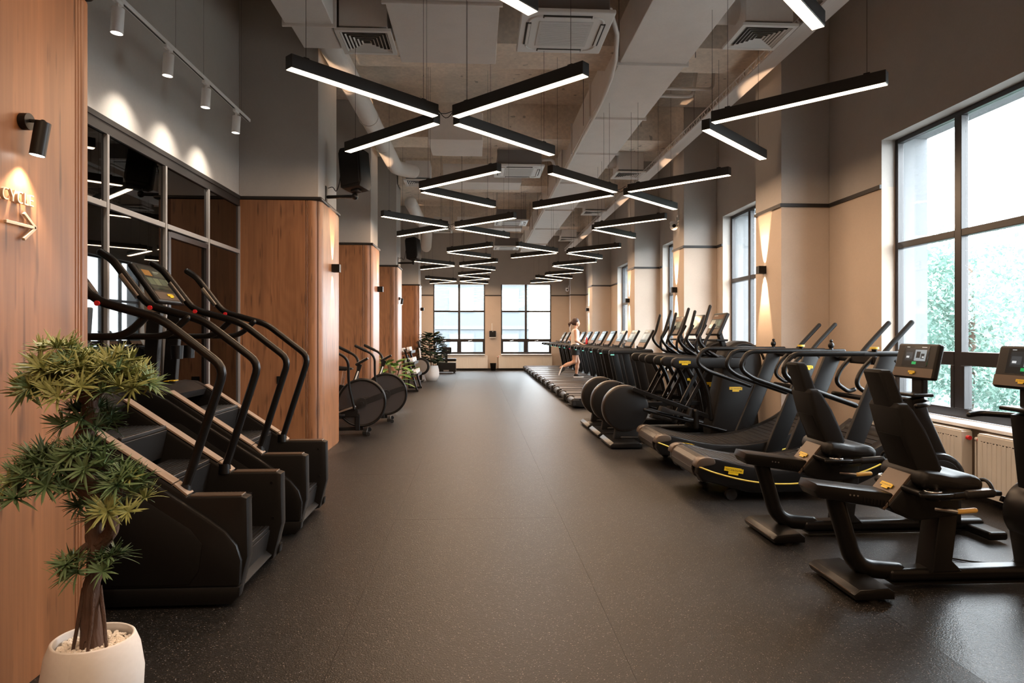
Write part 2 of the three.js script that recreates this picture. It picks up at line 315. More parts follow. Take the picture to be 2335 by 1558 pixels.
L_PIL.forEach(([a, b], i) => {
  const p = thing('wooden_pillar', ['oak-clad pillar carrying the raised lettering and arrow', 'oak-clad pillar with beaded edge behind the stair climbers', 'oak-clad pillar behind the air bikes', 'oak-clad pillar with a small black spot lamp beside the rack', 'oak-clad pillar beside the tall potted rubber plant'][i], 'pillar', XL, 0, a, null, 'structure');
  const d = b - a, y1 = TRIM - 0.022, r = 0.13, w = XL - WL;
  const core = mesh('core', [box(w - 0.03, y1, d - 0.06, -w / 2 - 0.015, y1 / 2, -d / 2)], M.woodGroove, p);
  void core;
  if (i) {
    mesh('front_panel', uvm(rbox(w - r - 0.045, y1, 0.03, -w + (w - r - 0.045) / 2, y1 / 2, -0.015, 0.003)), M.wood, p);
    for (const k of [0, 1]) mesh('bead', uvm(cyl(0.0095, 0.0095, y1, -r - 0.032 + k * 0.021, y1 / 2, -0.010, 'y', 12)), M.wood, p);
    const q = [], q2 = []; for (let k = 0; k <= 10; k++) { const t = k / 10 * Math.PI / 2; q.push([-r + Math.sin(t) * r, r - Math.cos(t) * r]); q2.unshift([-r + Math.sin(t) * r * 0.77, r - Math.cos(t) * r * 0.77]); }
    const s = [...q, ...q2];
    const cg = prism(s, 0, y1, 0, 0.5); cg.rotateX(-Math.PI / 2); cg.translate(0, 0, 0);
    mesh('corner_panel', uvm(toCreasedNormals(cg, 0.5)), M.wood, p);
    mesh('side_panel', uvm(rbox(0.03, y1, d - r - 0.075, -0.015, y1 / 2, -r - 0.004 - (d - r - 0.075) / 2, 0.003)), M.wood, p);
  } else mesh('side_panel', uvm(rbox(0.03, y1, d - 0.115, -0.015, y1 / 2, -(d - 0.115) / 2, 0.003)), M.wood, p);
  if (!i) for (const k of [0, 1]) mesh('bead', uvm(cyl(0.0095, 0.0095, y1, -0.010, y1 / 2, -d + 0.098 - k * 0.021, 'y', 12)), M.wood, p);
  mesh('edge_panel', uvm(rbox(0.06, y1, i ? 0.066 : 0.064, -0.03, y1 / 2, -d + 0.033, 0.022, 0, 0, 0, 4)), M.wood, p);
  mesh('back_panel', uvm(rbox(w - 0.06, y1, 0.03, -w / 2 - 0.03, y1 / 2, -d + 0.015, 0.003)), M.wood, p);
  mesh('band', [rbox(w + 0.02, 0.044, d + 0.03, -w / 2 + 0.01, TRIM, -d / 2, 0.02)], M.trim, p);
  mesh('upper_pillar', uvm(rbox(w - 0.03, TOP - TRIM - 0.022, d - 0.05, -w / 2 - 0.015, (TOP + TRIM + 0.022) / 2, -d / 2, 0.006)), M.upper, p);
});

// windows: frame, mullions, transoms and each pane
function windowUnit(name, label, along, width, cols, right) {
  // built in local coords: u along the wall, y up, w through the wall (0 = inner face of frame)
  const g = new THREE.Group(); g.name = name; scene.add(g); tag(g, label, 'window', null, 'structure');
  const y0 = SILL, y1 = HEAD, D = 0.07, f = 0.05;
  const B = (u0, u1, a, b, d0 = 0, d1 = D) => rbox(u1 - u0, b - a, d1 - d0, (u0 + u1) / 2, (a + b) / 2, -(d0 + d1) / 2, 0.006);
  mesh('frame', [B(0, f, y0, y1), B(width - f, width, y0, y1), B(f, width - f, y1 - f, y1), B(f, width - f, y0, y0 + 0.09)], M.frame, g);
  for (let i = 1; i < cols.length - 1; i++) mesh('mullion', B(cols[i] - 0.045, cols[i] + 0.045, y0 + 0.09, y1 - f, -0.005, D), M.frame, g);
  for (let i = 0; i < cols.length - 1; i++) {
    const a = i ? cols[i] + 0.045 : f, b = i < cols.length - 2 ? cols[i + 1] - 0.045 : width - f;
    mesh('transom', B(a, b, 2.385, 2.455, -0.003, D), M.frame, g); mesh('transom', B(a, b, 1.16, 1.29, -0.012, D), M.frame, g);
    mesh('sash', [B(a, a + 0.045, 0.75, 1.16, -0.012, D), B(b - 0.045, b, 0.75, 1.16, -0.012, D)], M.frame, g);
    for (const [p, q] of [[0.75, 1.16], [1.29, 2.385], [2.455, y1 - f]]) { const m = mesh('pane', box(b - a - (p < 1 ? 0.09 : 0), q - p, 0.008, (a + b) / 2, (p + q) / 2, -0.04), M.glass, g); m.castShadow = false; }
    if (i !== 1 || !right) { const h = mesh('handle', [pipe([[(a + b) / 2 - 0.02, 1.225, 0.012], [(a + b) / 2 - 0.02, 1.225, 0.055], [(a + b) / 2 - 0.15, 1.20, 0.055]], 0.009, 0.03, 8), rbox(0.06, 0.03, 0.012, (a + b) / 2 - 0.02, 1.225, 0.014)], M.chrome, g); h.userData.label = 'chrome turn handle'; }
  }
  mesh('sill', [rbox(width + 0.0, 0.03, 0.26, width / 2, SILL - 0.018, 0.12, 0.008)], M.white, g);
  return g;
}
R_WIN.forEach(([a, b, m1, m2], i) => {
  const g = windowUnit('window_' + (i + 1), ['black framed window showing green trees beside the recumbent bikes', 'black framed window between the first and second plain pillars', 'black framed window in the wall bay beside the first treadmills', 'black framed window beside the middle treadmills'][i], 'z', b - a, [0, b - m1, b - m2, b - a], true);
  g.position.set(4.58, 0, -b); g.rotation.y = -Math.PI / 2;
});
F_WIN.forEach(([a, b, m], i) => { const g = windowUnit('window_' + (i + 5), ['tall black framed end window beside the rubber plant', 'tall black framed end window behind the last treadmills'][i], 'x', b - a, [0, m - a, b - a], false); g.position.set(a, 0, -ZF - 0.03); });

{ // smoked glass partition of the cycle studio
  const g = thing('glass_partition', 'smoked glass partition with grey mullions behind the stair climbers', 'partition', WL, 0, 3.27, null, 'structure');
  const zs = [0, 0.95, 1.89, 2.83, 3.78, 4.69];
  zs.forEach((z, i) => mesh('mullion', rbox(0.05, TRIM - 0.1, 0.03, 0, (TRIM - 0.1) / 2, -z - (i ? 0 : 0.03), 0.004), M.mullion, g));
  for (let i = 0; i < 5; i++) {
    const a = zs[i] + 0.025, b = zs[i + 1] - 0.025;
    mesh('transom', rbox(0.05, 0.045, b - a, 0, 2.435, -(a + b) / 2, 0.004), M.mullion, g);
    mesh('bottom_rail', rbox(0.05, 0.06, b - a, 0, 0.03, -(a + b) / 2, 0.004), M.mullion, g);
    for (const [p, q] of [[0.06, 2.405], [2.465, TRIM - 0.1]]) mesh('pane', box(0.010, q - p, b - a, -0.004, (p + q) / 2, -(a + b) / 2), M.smoked, g);
    if (i === 3) mesh('door_frame', [box(0.03, 2.34, 0.05, 0.012, 1.22, -b + 0.03), box(0.03, 2.34, 0.05, 0.012, 1.22, -a - 0.03), box(0.03, 0.05, b - a - 0.1, 0.012, 2.37, -(a + b) / 2)], M.frame, g);
  }
}
struct('wall_studio', [span(-6.2, -6.1, 0, 3.4, 2.6, 8.6), span(-6.1, -3.1, 0, 3.4, 2.6, 2.7), span(-6.1, -3.1, 0, 3.4, 8.5, 8.6), span(-6.1, -3.1, 3.3, 3.4, 2.7, 8.5), span(-6.1, -3.1, -0.15, 0, 2.7, 8.5)], M.studio, 'dark unlit studio behind the smoked glass', 'wall');

// ---------------------------------------------------------------- outside
struct('ground', [box(90, 0.2, 110, 50, -0.75, -20), box(60, 0.2, 60, -20, -0.75, -58)], M.ground, 'pale paving outside the windows', 'ground');
function leafCloud(n, blobs, size) {
  const pos = [], nor = [], v = V(0, 0, 0);
  for (let i = 0; i < n; i++) {
    const b = blobs[rnd() * blobs.length | 0]; let x, y, z; do { x = rr(-1, 1); y = rr(-1, 1); z = rr(-1, 1); } while (x * x + y * y + z * z > 1);
    const k = 0.55 + 0.45 * rnd(), l = Math.hypot(x, y, z) || 1; x *= k / Math.max(l, 0.4); y *= k / Math.max(l, 0.4); z *= k / Math.max(l, 0.4);
    const c = [b[0] + x * b[3], b[1] + y * b[4], b[2] + z * b[3]], s = size * rr(0.6, 1.3);
    const a = v.set(rr(-1, 1), rr(-1, 1), rr(-1, 1)).normalize().clone(), u = V(rr(-1, 1), rr(-1, 1), rr(-1, 1)).cross(a).normalize(), w = a.clone().cross(u);
    const q = [[-1, 0], [0, -0.55], [1, 0], [0, 0.55]].map(([p, r]) => [c[0] + (u.x * p + w.x * r) * s, c[1] + (u.y * p + w.y * r) * s, c[2] + (u.z * p + w.z * r) * s]);
    for (const k2 of [0, 1, 2, 0, 2, 3]) { pos.push(...q[k2]); nor.push(a.x, a.y, a.z); }
  }
  const g = new THREE.BufferGeometry(); g.setAttribute('position', new THREE.Float32BufferAttribute(pos, 3)); g.setAttribute('normal', new THREE.Float32BufferAttribute(nor, 3)); return g;
}
const TREES = [[10.6, 11.2, 4.3, 1.45], [11.0, 14.2, 4.5, 1.5], [11.9, 17.2, 4.4, 1.5], [13.9, 13.0, 5.0, 1.5], [15.1, 16.4, 5.4, 1.5], [15.3, 20.0, 5.3, 1.7], [16.2, 23.4, 5.2, 1.9], [18.0, 15.0, 5.6, 1.7], [18.6, 20.6, 5.6, 1.8], [9.5, 38, 3.9, 1.7]];
TREES.forEach(([X, Z, h, r], i) => {
  const t = thing('tree', i === 9 ? 'pale green tree outside the end window' : 'leafy pale green tree outside the long window wall', 'tree', X, -0.65, Z, i === 9 ? undefined : 'trees outside the window wall');
  mesh('trunk', [pipe([[0, 0, 0], [0.06, h * 0.4, 0.03], [0, h * 0.8, 0]], 0.10, 0.3, 8)], M.bark, t);
  const bl = []; for (let k = 0; k < 13; k++) bl.push([rr(-0.6, 0.6) * r, h * (0.12 + 0.78 * k / 12), rr(-0.5, 0.5) * r, r * rr(0.45, 0.6), h * rr(0.12, 0.17)]);
  mesh('foliage', leafCloud(10000, bl, 0.058), i % 2 ? M.treeLeaf : M.treeLeafB, t).userData.kind = 'stuff';
});
{
  const b = thing('building', 'pale block with banded floors opposite the end windows', 'building', -4, -0.65, 44);
  mesh('wall', [uvm(box(15, 13, 8, 0, 6.5, -4))], M.building, b);
  for (let k = 0; k < 4; k++) mesh('floor_band', box(15.1, 0.25, 0.16, 0, 2.6 + k * 3, 0.02), M.buildingBand, b);
  for (let k = 0; k < 4; k++) for (let j = 0; j < 5; j++) { const w = mesh('window', box(1.7, 1.6, 0.08, -6 + j * 3, 1.4 + k * 3, 0.0), M.buildingBand, b); mesh('pane', box(1.5, 1.4, 0.04, -6 + j * 3, 1.4 + k * 3, 0.04), M.plasticGrey, w); }
}

// ---------------------------------------------------------------- ceiling services
function rectLight(parent, x, y, z, w, h, color, k, look) { const l = new THREE.RectAreaLight(color, k, w, h); l.position.set(x, y, z); parent.add(l); l.lookAt(...look); return l; }
{ // linear pendants: 1.5 m bars at 45 degrees, their undersides 3.5 m up
  const L = 1.5, S = 0.09, bars = [];
  // [apex x, centre depth, opening (+1 right, -1 left)]
  const chev = [[-0.385, -0.1, -1], [-0.20, -0.1, 1], [2.28, -0.1, 1], [-0.70, 3.02, 1], [1.22, 3.12, 1], [-0.385, 6.30, -1], [-0.20, 6.31, 1], [2.28, 6.35, 1], [-0.78, 9.40, 1], [1.99, 9.47, -1], [2.18, 9.43, 1], [-0.57, 12.63, -1], [-0.39, 12.67, 1], [2.27, 12.60, 1], [-0.71, 16.38, 1], [1.99, 16.34, -1], [2.29, 16.37, 1], [-0.68, 19.6, -1], [-0.49, 19.63, 1], [2.29, 19.5, 1], [-0.61, 22.78, 1], [2.38, 22.55, 1], [-0.79, 25.22, -1], [-0.62, 25.22, 1], [3.19, 24.66, -1]];
  const prof = rbox(L, 0.105, S, 0, 0.0525, 0, 0.006), diff = box(L - 0.012, 0.006, S - 0.014, 0, -0.0005, 0), cap = merge([-0.6, 0.6].map((x) => rbox(0.05, 0.02, 0.03, x, 0.115, 0, 0.004)));
  for (const [ax, cz, o] of chev) for (const s of [-1, 1]) {
    const row = cz < 1 ? 'over the entrance end of the aisle' : cz < 4 ? 'over the aisle beside the bonsai' : cz < 8 ? (ax > 1 ? 'in front of the first plain pillar' : 'over the aisle beside the stair climbers') : cz < 11 ? (ax > 1 ? 'over the cross trainers' : 'over the aisle beside the first oak pillar') : cz < 14 ? (ax > 1 ? 'over the first treadmills of the row' : 'over the aisle beside the air bikes') : cz < 18 ? (ax > 1 ? 'over the treadmills before the runner' : 'over the aisle beside the dumbbell rack') : cz < 21 ? (ax > 1 ? 'over the running woman' : 'over the aisle beside the rowing machine') : ax > 1 ? 'over the last treadmills of the row' : 'over the aisle before the end windows';
    const t = thing('linear_pendant', 'black linear pendant bar with glowing warm underside ' + row, 'pendant lamp', 0, 0, 0, 'zigzag linear pendants');
    const c = 0.7071 * L / 2; t.position.set(ax + o * c, 3.5, -(cz + s * (0.1 + c))); t.rotation.y = o * s * Math.PI / 4;
    mesh('housing', prof, M.barHousing, t); mesh('diffuser', diff, M.lamp, t); for (const u of [-0.6, 0.6]) { const wx = t.position.x + u * Math.cos(t.rotation.y), wz = -(t.position.z - u * Math.sin(t.rotation.y)), top = (wx > 1.7 && wx < 2.58) || (wx > -0.94 && wx < 0.26 && wz > 4.9 && wz < 8.1) ? 4.755 : R_PIL.some(([a, b]) => wz > a && wz < b) ? 5.02 : TOP, h = top - 3.605; mesh('suspension_wire', cyl(0.002, 0.002, h, u, 0.105 + h / 2, 0, 'y', 5), M.black, t); } mesh('clip', cap, M.black, t);
    rectLight(t, 0, -0.006, 0, L - 0.012, S - 0.014, WARM, BAR_LIGHT, [t.position.x, 0, t.position.z]).rotation.set(-Math.PI / 2, 0, 0);
    bars.push(t);
  }
  for (const [x, Z] of [[-0.29, 6.3], [-0.48, 12.65], [2.08, 9.45]]) solo('pendant_cable', [curveTube([[x - 0.1, 3.62, -Z - 0.1], [x - 0.02, 3.56, -Z], [x + 0.1, 3.63, -Z - 0.08]], 0.004, 12, 5), curveTube([[x - 0.1, 3.6, -Z + 0.1], [x, 3.52, -Z], [x + 0.1, 3.6, -Z + 0.08]], 0.004, 12, 5)], M.black, 'black cable looped between meeting ends of linear pendants', 'cable', 'cables between the pendants');
}
// ducts
{
  const d = thing('air_duct', 'long pale rectangular air duct above the treadmill side', 'duct', 2.14, 4.75, 0.5);
  const lens = [3.2, 4.2, 2.0, 1.95, 2.3, 3.1, 3.1, 3.4, 2.3]; let z = 0;
  for (const l of lens) { mesh('duct_section', uvm(rbox(0.82, 0.5, l - 0.02, 0, 0.25, -z - l / 2, 0.008)), M.duct, d); z += l; mesh('flange', [rbox(0.88, 0.56, 0.025, 0, 0.25, -z, 0.003)], M.duct, d); }
  for (let k = 0; k < 9; k++) for (const x of [-0.46, 0.46]) mesh('hanger_rod', cyl(0.005, 0.005, 0.9, x, 0.45, -2 - k * 2.6, 'y', 6), M.ductDark, d);
}
{
  const d = thing('air_duct', 'wide rectangular duct box hanging over the middle aisle', 'duct', -0.34, 4.75, 4.9);
  mesh('duct_section', uvm(rbox(1.14, 0.5, 1.62, 0, 0.25, -0.82, 0.01)), M.duct, d); mesh('duct_section', uvm(rbox(1.14, 0.5, 1.45, 0, 0.25, -2.4, 0.01)), M.duct, d); mesh('flange', rbox(1.2, 0.55, 0.03, 0, 0.25, -1.66, 0.004), M.duct, d);
  for (const [x, z] of [[-0.3, -2.0], [0.25, -2.3], [0.25, -1.9]]) mesh('hanger_rod', cyl(0.004, 0.004, 0.5, x, 0.65, z, 'y', 6), M.ductDark, d);
}
{
  const d = thing('air_duct', 'pale duct with stepped sections above the glass partition', 'duct', -1.75, 4.7, 4.2);
  mesh('duct_section', uvm(rbox(0.5, 0.45, 2.75, 0, 0.225, -1.4, 0.01)), M.duct, d); mesh('duct_section', uvm(rbox(0.42, 0.38, 0.62, 0, 0.2, -3.08, 0.01)), M.duct, d); mesh('flange', rbox(0.56, 0.5, 0.025, 0, 0.225, -2.79, 0.003), M.duct, d);
  mesh('round_duct', pipe([[0.02, 0.2, -3.35], [0.05, 0.17, -5.2], [0.1, 0.16, -9.35], [0.42, 0.16, -9.6]], 0.145, 0.35, 18, 40), M.duct, d);
  for (const z of [-4.8, -6.2, -7.7]) mesh('clamp', place(new THREE.TorusGeometry(0.15, 0.008, 6, 24), 0.06, 0.165, z), M.duct, d);
  mesh('connector', rbox(0.3, 0.3, 0.26, 0.24, 0.26, -3.18, 0.01), M.ductDark, d);
}
solo('air_duct', [pipe([[-1.66, 4.78, -16.7], [-1.64, 4.76, -19.2], [-1.5, 4.72, -20.2], [-1.58, 4.2, -20.7]], 0.16, 0.5, 16, 36)], M.duct, 'pale round duct elbow beyond the wood pillars', 'duct');
solo('air_duct', [uvm(rbox(1.7, 0.4, 0.7, 0.12, 4.95, -14.6, 0.01)), uvm(rbox(0.9, 0.45, 1.0, -0.35, 4.9, -11.4, 0.01)), uvm(rbox(2.0, 0.35, 0.6, 0.4, 4.9, -20.5, 0.01))], M.duct, 'pale cross duct runs between the concrete beams', 'duct');
// square louvre diffusers
function diffuser(X, Z, label, group, s = 0.6, Y = 4.7) {
  const t = thing('ceiling_diffuser', label, 'air vent', X, Y, Z, group);
  mesh('plenum', uvm(rbox(s * 0.86, 0.36, s * 0.86, 0, 0.245, 0, 0.01)), M.duct, t);
  const ring = (a, b, y0, y1) => { const p = [], q = (r, y) => [[-r, y, -r], [r, y, -r], [r, y, r], [-r, y, r]], A = q(a, y0), B = q(b, y1); for (let i = 0; i < 4; i++) { const j = (i + 1) % 4; p.push(...A[i], ...B[i], ...B[j], ...A[i], ...B[j], ...A[j]); } const g = new THREE.BufferGeometry(); g.setAttribute('position', new THREE.Float32BufferAttribute(p, 3)); g.computeVertexNormals(); return g; };
  mesh('frame', [ring(s / 2, s / 2 - 0.045, 0, 0), ring(s / 2, s / 2, 0.03, 0), ring(s / 2 - 0.045, s / 2 - 0.05, 0, 0.03)], M.white, t);
  for (let k = 0; k < 6; k++) { const r = s / 2 - 0.052 - k * 0.039; mesh('louvre', ring(r, r - 0.015, 0.002, 0.014), M.white, t); }
  mesh('backing', box(s - 0.1, 0.004, s - 0.1, 0, 0.045, 0), M.slot, t);
  return t;
}
diffuser(-1.22, 7.4, 'square louvred vent beside the wide duct box over the aisle');
diffuser(3.09, 7.05, 'square louvred vent above the curved treadmills beside the long duct');
for (const [x, z] of [[-1.24, 14.2], [-1.07, 20.8]]) diffuser(x, z, 'square louvred vent at the end of a round duct elbow', 'vents on the wood pillar side');
[[3.09, 13.3], [3.12, 17.45], [3.12, 22.4]].forEach(([x, z], i) => diffuser(x, z, ['first', 'second', 'third'][i] + ' square louvred vent above the treadmills, counted from the cross trainers', 'vents above the treadmills'));
for (const z of [7.05, 13.3, 17.45, 22.4]) solo('duct_branch', cyl(0.13, 0.13, 0.42, 2.72, 4.98, -z, 'x', 18), M.duct, 'short round duct joining a louvred vent to the long duct', 'duct', 'round duct branches');
// cassette air conditioners
function cassette(X, Z, label, group) {
  const t = thing('ceiling_cassette', label, 'air conditioner', X, 4.66, Z, group), s = 0.95;
  mesh('body', rbox(0.84, 0.28, 0.84, 0, 0.19, 0, 0.01), M.ductDark, t);
  const fr = mesh('panel', rbox(s, 0.045, s, 0, 0.022, 0, 0.015), M.plastic, t);
  mesh('grille', rbox(0.56, 0.014, 0.56, 0, -0.002, 0, 0.02), M.plasticMid, t);
  for (let k = -6; k <= 6; k++) mesh('grille_slat', box(0.5, 0.004, 0.008, 0, -0.0095, k * 0.038), M.plasticMid, t);
  for (let k = 0; k < 4; k++) { const a = k * Math.PI / 2; const v = mesh('air_slot', rbox(0.5, 0.012, 0.055, 0, -0.003, 0.385, 0.02), M.slot, t); v.rotation.y = a; const f = mesh('flap', rbox(0.48, 0.008, 0.03, 0, -0.012, 0.378, 0.004), M.plastic, t); f.rotation.y = a; }
  for (let k = 0; k < 4; k++) mesh('corner_trim', place(new THREE.TorusGeometry(0.11, 0.012, 6, 10, Math.PI / 2), 0.27, -0.002, 0.27, Math.PI / 2), M.plastic, t).rotation.y = k * Math.PI / 2;
  for (const [x, z] of [[-0.4, -0.4], [0.4, -0.4], [0.4, 0.4], [-0.4, 0.4]]) mesh('hanger_rod', cyl(0.005, 0.005, 0.7, x, 0.62, z, 'y', 6), M.ductDark, t);
  void fr; return t;
}
cassette(0.92, 6.98, 'white cassette air conditioner hung beside the wide duct box');
[[0.82, 12.95], [0.98, 18.9], [1.1, 24.4]].forEach(([x, z], i) => cassette(x, z, ['second', 'third', 'fourth'][i] + ' white cassette air conditioner counted from the wide duct box', 'further ceiling cassettes'));
solo('drain_pipe', [pipe([[1.41, 4.9, -6.9], [1.5, 4.95, -7.0], [1.62, 4.72, -7.5], [1.69, 4.68, -8.2], [1.72, 4.66, -9], [1.74, 4.66, -25]], 0.028, 0.2, 8, 40)], M.duct, 'thin pale pipe running along the long duct edge', 'pipe');
solo('drain_pipe', [pipe([[1.31, 4.92, -13.0], [1.5, 4.94, -13.0], [1.66, 4.72, -13.5]], 0.03, 0.2, 8, 24)], M.duct, 'short pale elbow pipe from a far ceiling cassette', 'pipe');
solo('sprinkler_pipe', [pipe([[2.6, 5.1, -9.6], [3.5, 5.1, -9.6], [3.55, 5.4, -9.7]], 0.025, 0.08, 8), pipe([[2.6, 5.1, -9.9], [3.3, 5.1, -9.9], [3.35, 5.5, -9.9]], 0.03, 0.08, 8)], M.duct, 'pale pipes crossing under the slab beside the long duct', 'pipe');
{ // cable tray with perforated sides
  const t = thing('cable_tray', 'perforated metal cable tray running high along the window wall', 'cable tray', 3.56, 4.78, 1.5), len = 24.5;
  mesh('base', [box(0.22, 0.004, len, 0.03, 0.002, -len / 2), box(0.003, 0.09, len, 0.14, 0.045, -len / 2)], M.duct, t);
  mesh('side_rail', [box(0.003, 0.025, len, -0.08, 0.012, -len / 2), box(0.003, 0.02, len, -0.08, 0.10, -len / 2)], M.duct, t);
  for (let k = 0; k < 200; k++) mesh('lattice_strip', box(0.003, 0.09, 0.022, -0.08, 0.055, -0.05 - k * 0.1225, k % 2 ? 0.75 : -0.75), M.duct, t);
  for (let k = 0; k < 12; k++) mesh('hanger_rod', cyl(0.004, 0.004, 0.87, 0.03, 0.435, -1 - k * 2.05, 'y', 6), M.ductDark, t);
}
{ // track with four spotlights over the partition
  const t = thing('light_track', 'white ceiling track hung on wires above the glass partition', 'light track', -2.45, 3.76, 3.2);
  mesh('rail', rbox(0.035, 0.03, 4.03, 0, 0, -2.015, 0.004), M.plastic, t); mesh('rail_groove', box(0.014, 0.004, 4.0, 0, -0.0155, -2.015), M.slot, t);
  for (const z of [0.6, 2.3, 2.85, 3.8]) mesh('suspension_wire', cyl(0.0015, 0.0015, TOP - 3.775, 0, (TOP - 3.775) / 2 + 0.015, -z, 'y', 5), M.ductDark, t);
  for (const [k, z] of [4.63, 5.37, 6.10, 6.85].entries()) {
    const s = thing('track_spotlight', ['fourth', 'third', 'second', 'first'][k] + ' white cylinder spotlight on the track, counted from its free end', 'spotlight', -2.45, 3.745, z, 'track spotlights');
    mesh('adapter', rbox(0.03, 0.03, 0.11, 0, -0.015, 0, 0.005), M.plastic, s); mesh('yoke', rbox(0.02, 0.07, 0.012, 0, -0.05, 0, 0.004), M.plastic, s);
    const b = mesh('cylinder', [new THREE.CylinderGeometry(0.04, 0.04, 0.17, 24, 1, true), place(new THREE.CircleGeometry(0.04, 24), 0, 0.085, 0, -Math.PI / 2), place(new THREE.CylinderGeometry(0.037, 0.037, 0.03, 24, 1, true), 0, -0.07, 0)], M.plastic, s); b.position.set(0, -0.15, 0); b.rotation.z = -0.06; b.material.side = THREE.DoubleSide;
    const l = mesh('lens', cyl(0.036, 0.036, 0.004, 0, -0.218, 0), M.lampSpot, s); l.position.x = -0.004;
    const sp = new THREE.SpotLight(TRACKC, SPOT, 0, 0.78, 0.95, 2); sp.position.set(-0.005, -0.228, 0); sp.target.position.set(-0.47, -1.2, 0); s.add(sp, sp.target); sp.castShadow = true;
  }
}
// up-and-down wall lamps
function sconce(X, Z, side, label, group) {   // side +1: wall is on the right
  const t = thing('wall_lamp', label, 'wall lamp', X, 2.31, Z, group), a = 0.10, o = -side;
  const bx = (w, h, d, x, y, z) => rbox(w, h, d, x, y, z, 0.002);
  mesh('housing', [bx(0.006, a, a, o * 0.003, 0, 0), bx(0.006, a, a, o * (a - 0.003), 0, 0), bx(a, a, 0.006, o * a / 2, 0, a / 2 - 0.003), bx(a, a, 0.006, o * a / 2, 0, -a / 2 + 0.003), bx(a, 0.006, a, o * a / 2, 0, 0)], M.black, t);
  for (const s of [-1, 1]) {
    mesh('led', cyl(0.022, 0.022, 0.006, o * 0.045, s * 0.012, 0), M.lampSpot, t);
    mesh('baffle', [bx(a - 0.012, 0.002, 0.03, o * a / 2, s * 0.044, 0.033), bx(a - 0.012, 0.002, 0.03, o * a / 2, s * 0.044, -0.033)], M.black, t);
    const sp = new THREE.SpotLight(WARM, SCONCE, 0, 0.36, 0.12, 2); sp.position.set(o * 0.05, s * 0.052, 0); sp.target.position.set(-o * 0.19, s * 1, 0); t.add(sp, sp.target); sp.castShadow = true;
  }
  return t;
}
[[8.52, 'black box wall lamp on the pillar behind the curved treadmills'], [12.38, 'black box wall lamp under the white dome camera'], [16.27, 'black box wall lamp on the pale pillar beside the treadmills'], [22.2, 'black box wall lamp on the pillar above the running woman']].forEach(([z, l]) => sconce(XR, z, 1, l));
[[8.6, 'black box wall lamp on the oak pillar behind the stair climbers'], [12.5, 'black box wall lamp on the oak pillar behind the air bikes'], [22.1, 'black box wall lamp on the oak pillar by the rubber plant']].forEach(([z, l]) => sconce(XL, z, -1, l));
// small adjustable spots on the oak pillars
function wallSpot(Z, Y, label) {
  const t = thing('wall_spot', label, 'spotlight', XL, Y, Z);
  mesh('base', cyl(0.034, 0.034, 0.03, 0.016, 0, 0, 'x'), M.black, t); mesh('arm', [pipe([[0.03, 0.004, 0], [0.072, 0.004, -0.012]], 0.007, 0.02, 8), ball(0.013, 0.074, 0.0, -0.012)], M.black, t);
  const b = mesh('cylinder', [new THREE.CylinderGeometry(0.029, 0.029, 0.14, 24, 1, true), place(new THREE.CircleGeometry(0.029, 24), 0, 0.07, 0, -Math.PI / 2)], M.blackDS, t); b.position.set(0.068, -0.07, -0.004); b.rotation.set(-0.06, 0, -0.13);
  const l = mesh('lens', cyl(0.026, 0.026, 0.004, 0, -0.067, 0), M.lampSpot, t); l.position.copy(b.position); l.rotation.copy(b.rotation);
  const sp = new THREE.SpotLight(TRACKC, 1.7, 0, 0.74, 0.4, 2); sp.position.set(0.058, -0.15, 0.004); sp.target.position.set(-0.02, -1.0, 0.08); t.add(sp, sp.target); sp.castShadow = true;
}
M.blackDS = M.black.clone(); M.blackDS.side = THREE.DoubleSide;
wallSpot(2.80, 2.325, 'small black adjustable spot above the raised lettering');
wallSpot(15.9, 2.32, 'small black adjustable spot on the far oak pillar');
// loudspeakers
function speaker(Z, label) {
  const t = thing('loudspeaker', label, 'loudspeaker', XL, 3.12, Z);
  mesh('wall_plate', rbox(0.012, 0.20, 0.07, -0.0235, 0.095, 0, 0.004), M.black, t);
  mesh('bracket_arm', [pipe([[0, 0.06, 0], [0.34, 0.06, 0.05]], 0.022, 0.05, 10), ball(0.042, 0.34, 0.06, 0.05), cyl(0.012, 0.012, 0.1, 0.34, 0.13, 0.05)], M.black, t);
  const c = new THREE.Group(); c.name = 'cabinet'; c.position.set(0.335, 0.40, 0.05); c.rotation.set(-0.09, -0.35, 0.10); t.add(c);
  mesh('shell', prism([[-0.15, -0.24], [-0.10, -0.27], [0.12, -0.27], [0.15, -0.20], [0.15, 0.22], [0.10, 0.26], [-0.12, 0.26], [-0.15, 0.2]], -0.14, 0.12, 0.02), M.blackMatte, c);
  mesh('grille', rbox(0.25, 0.46, 0.02, 0, 0, 0.125, 0.03), M.rubber, c);
  mesh('foot_bracket', rbox(0.1, 0.03, 0.1, 0, -0.285, 0, 0.008), M.black, c);
  mesh('cable', curveTube([[0, 0.17, 0], [0.06, 0.18, 0.02], [0.10, 0.13, 0.02], [0.13, 0.2, 0.0], [0.17, 0.42, 0], [0.2, 0.46, 0]], 0.006, 30, 6), M.black, t);
}
speaker(8.36, 'black loudspeaker on a bracket over the oak pillar behind the stair climbers');
speaker(15.95, 'black loudspeaker on a bracket over the oak pillar beside the rack');
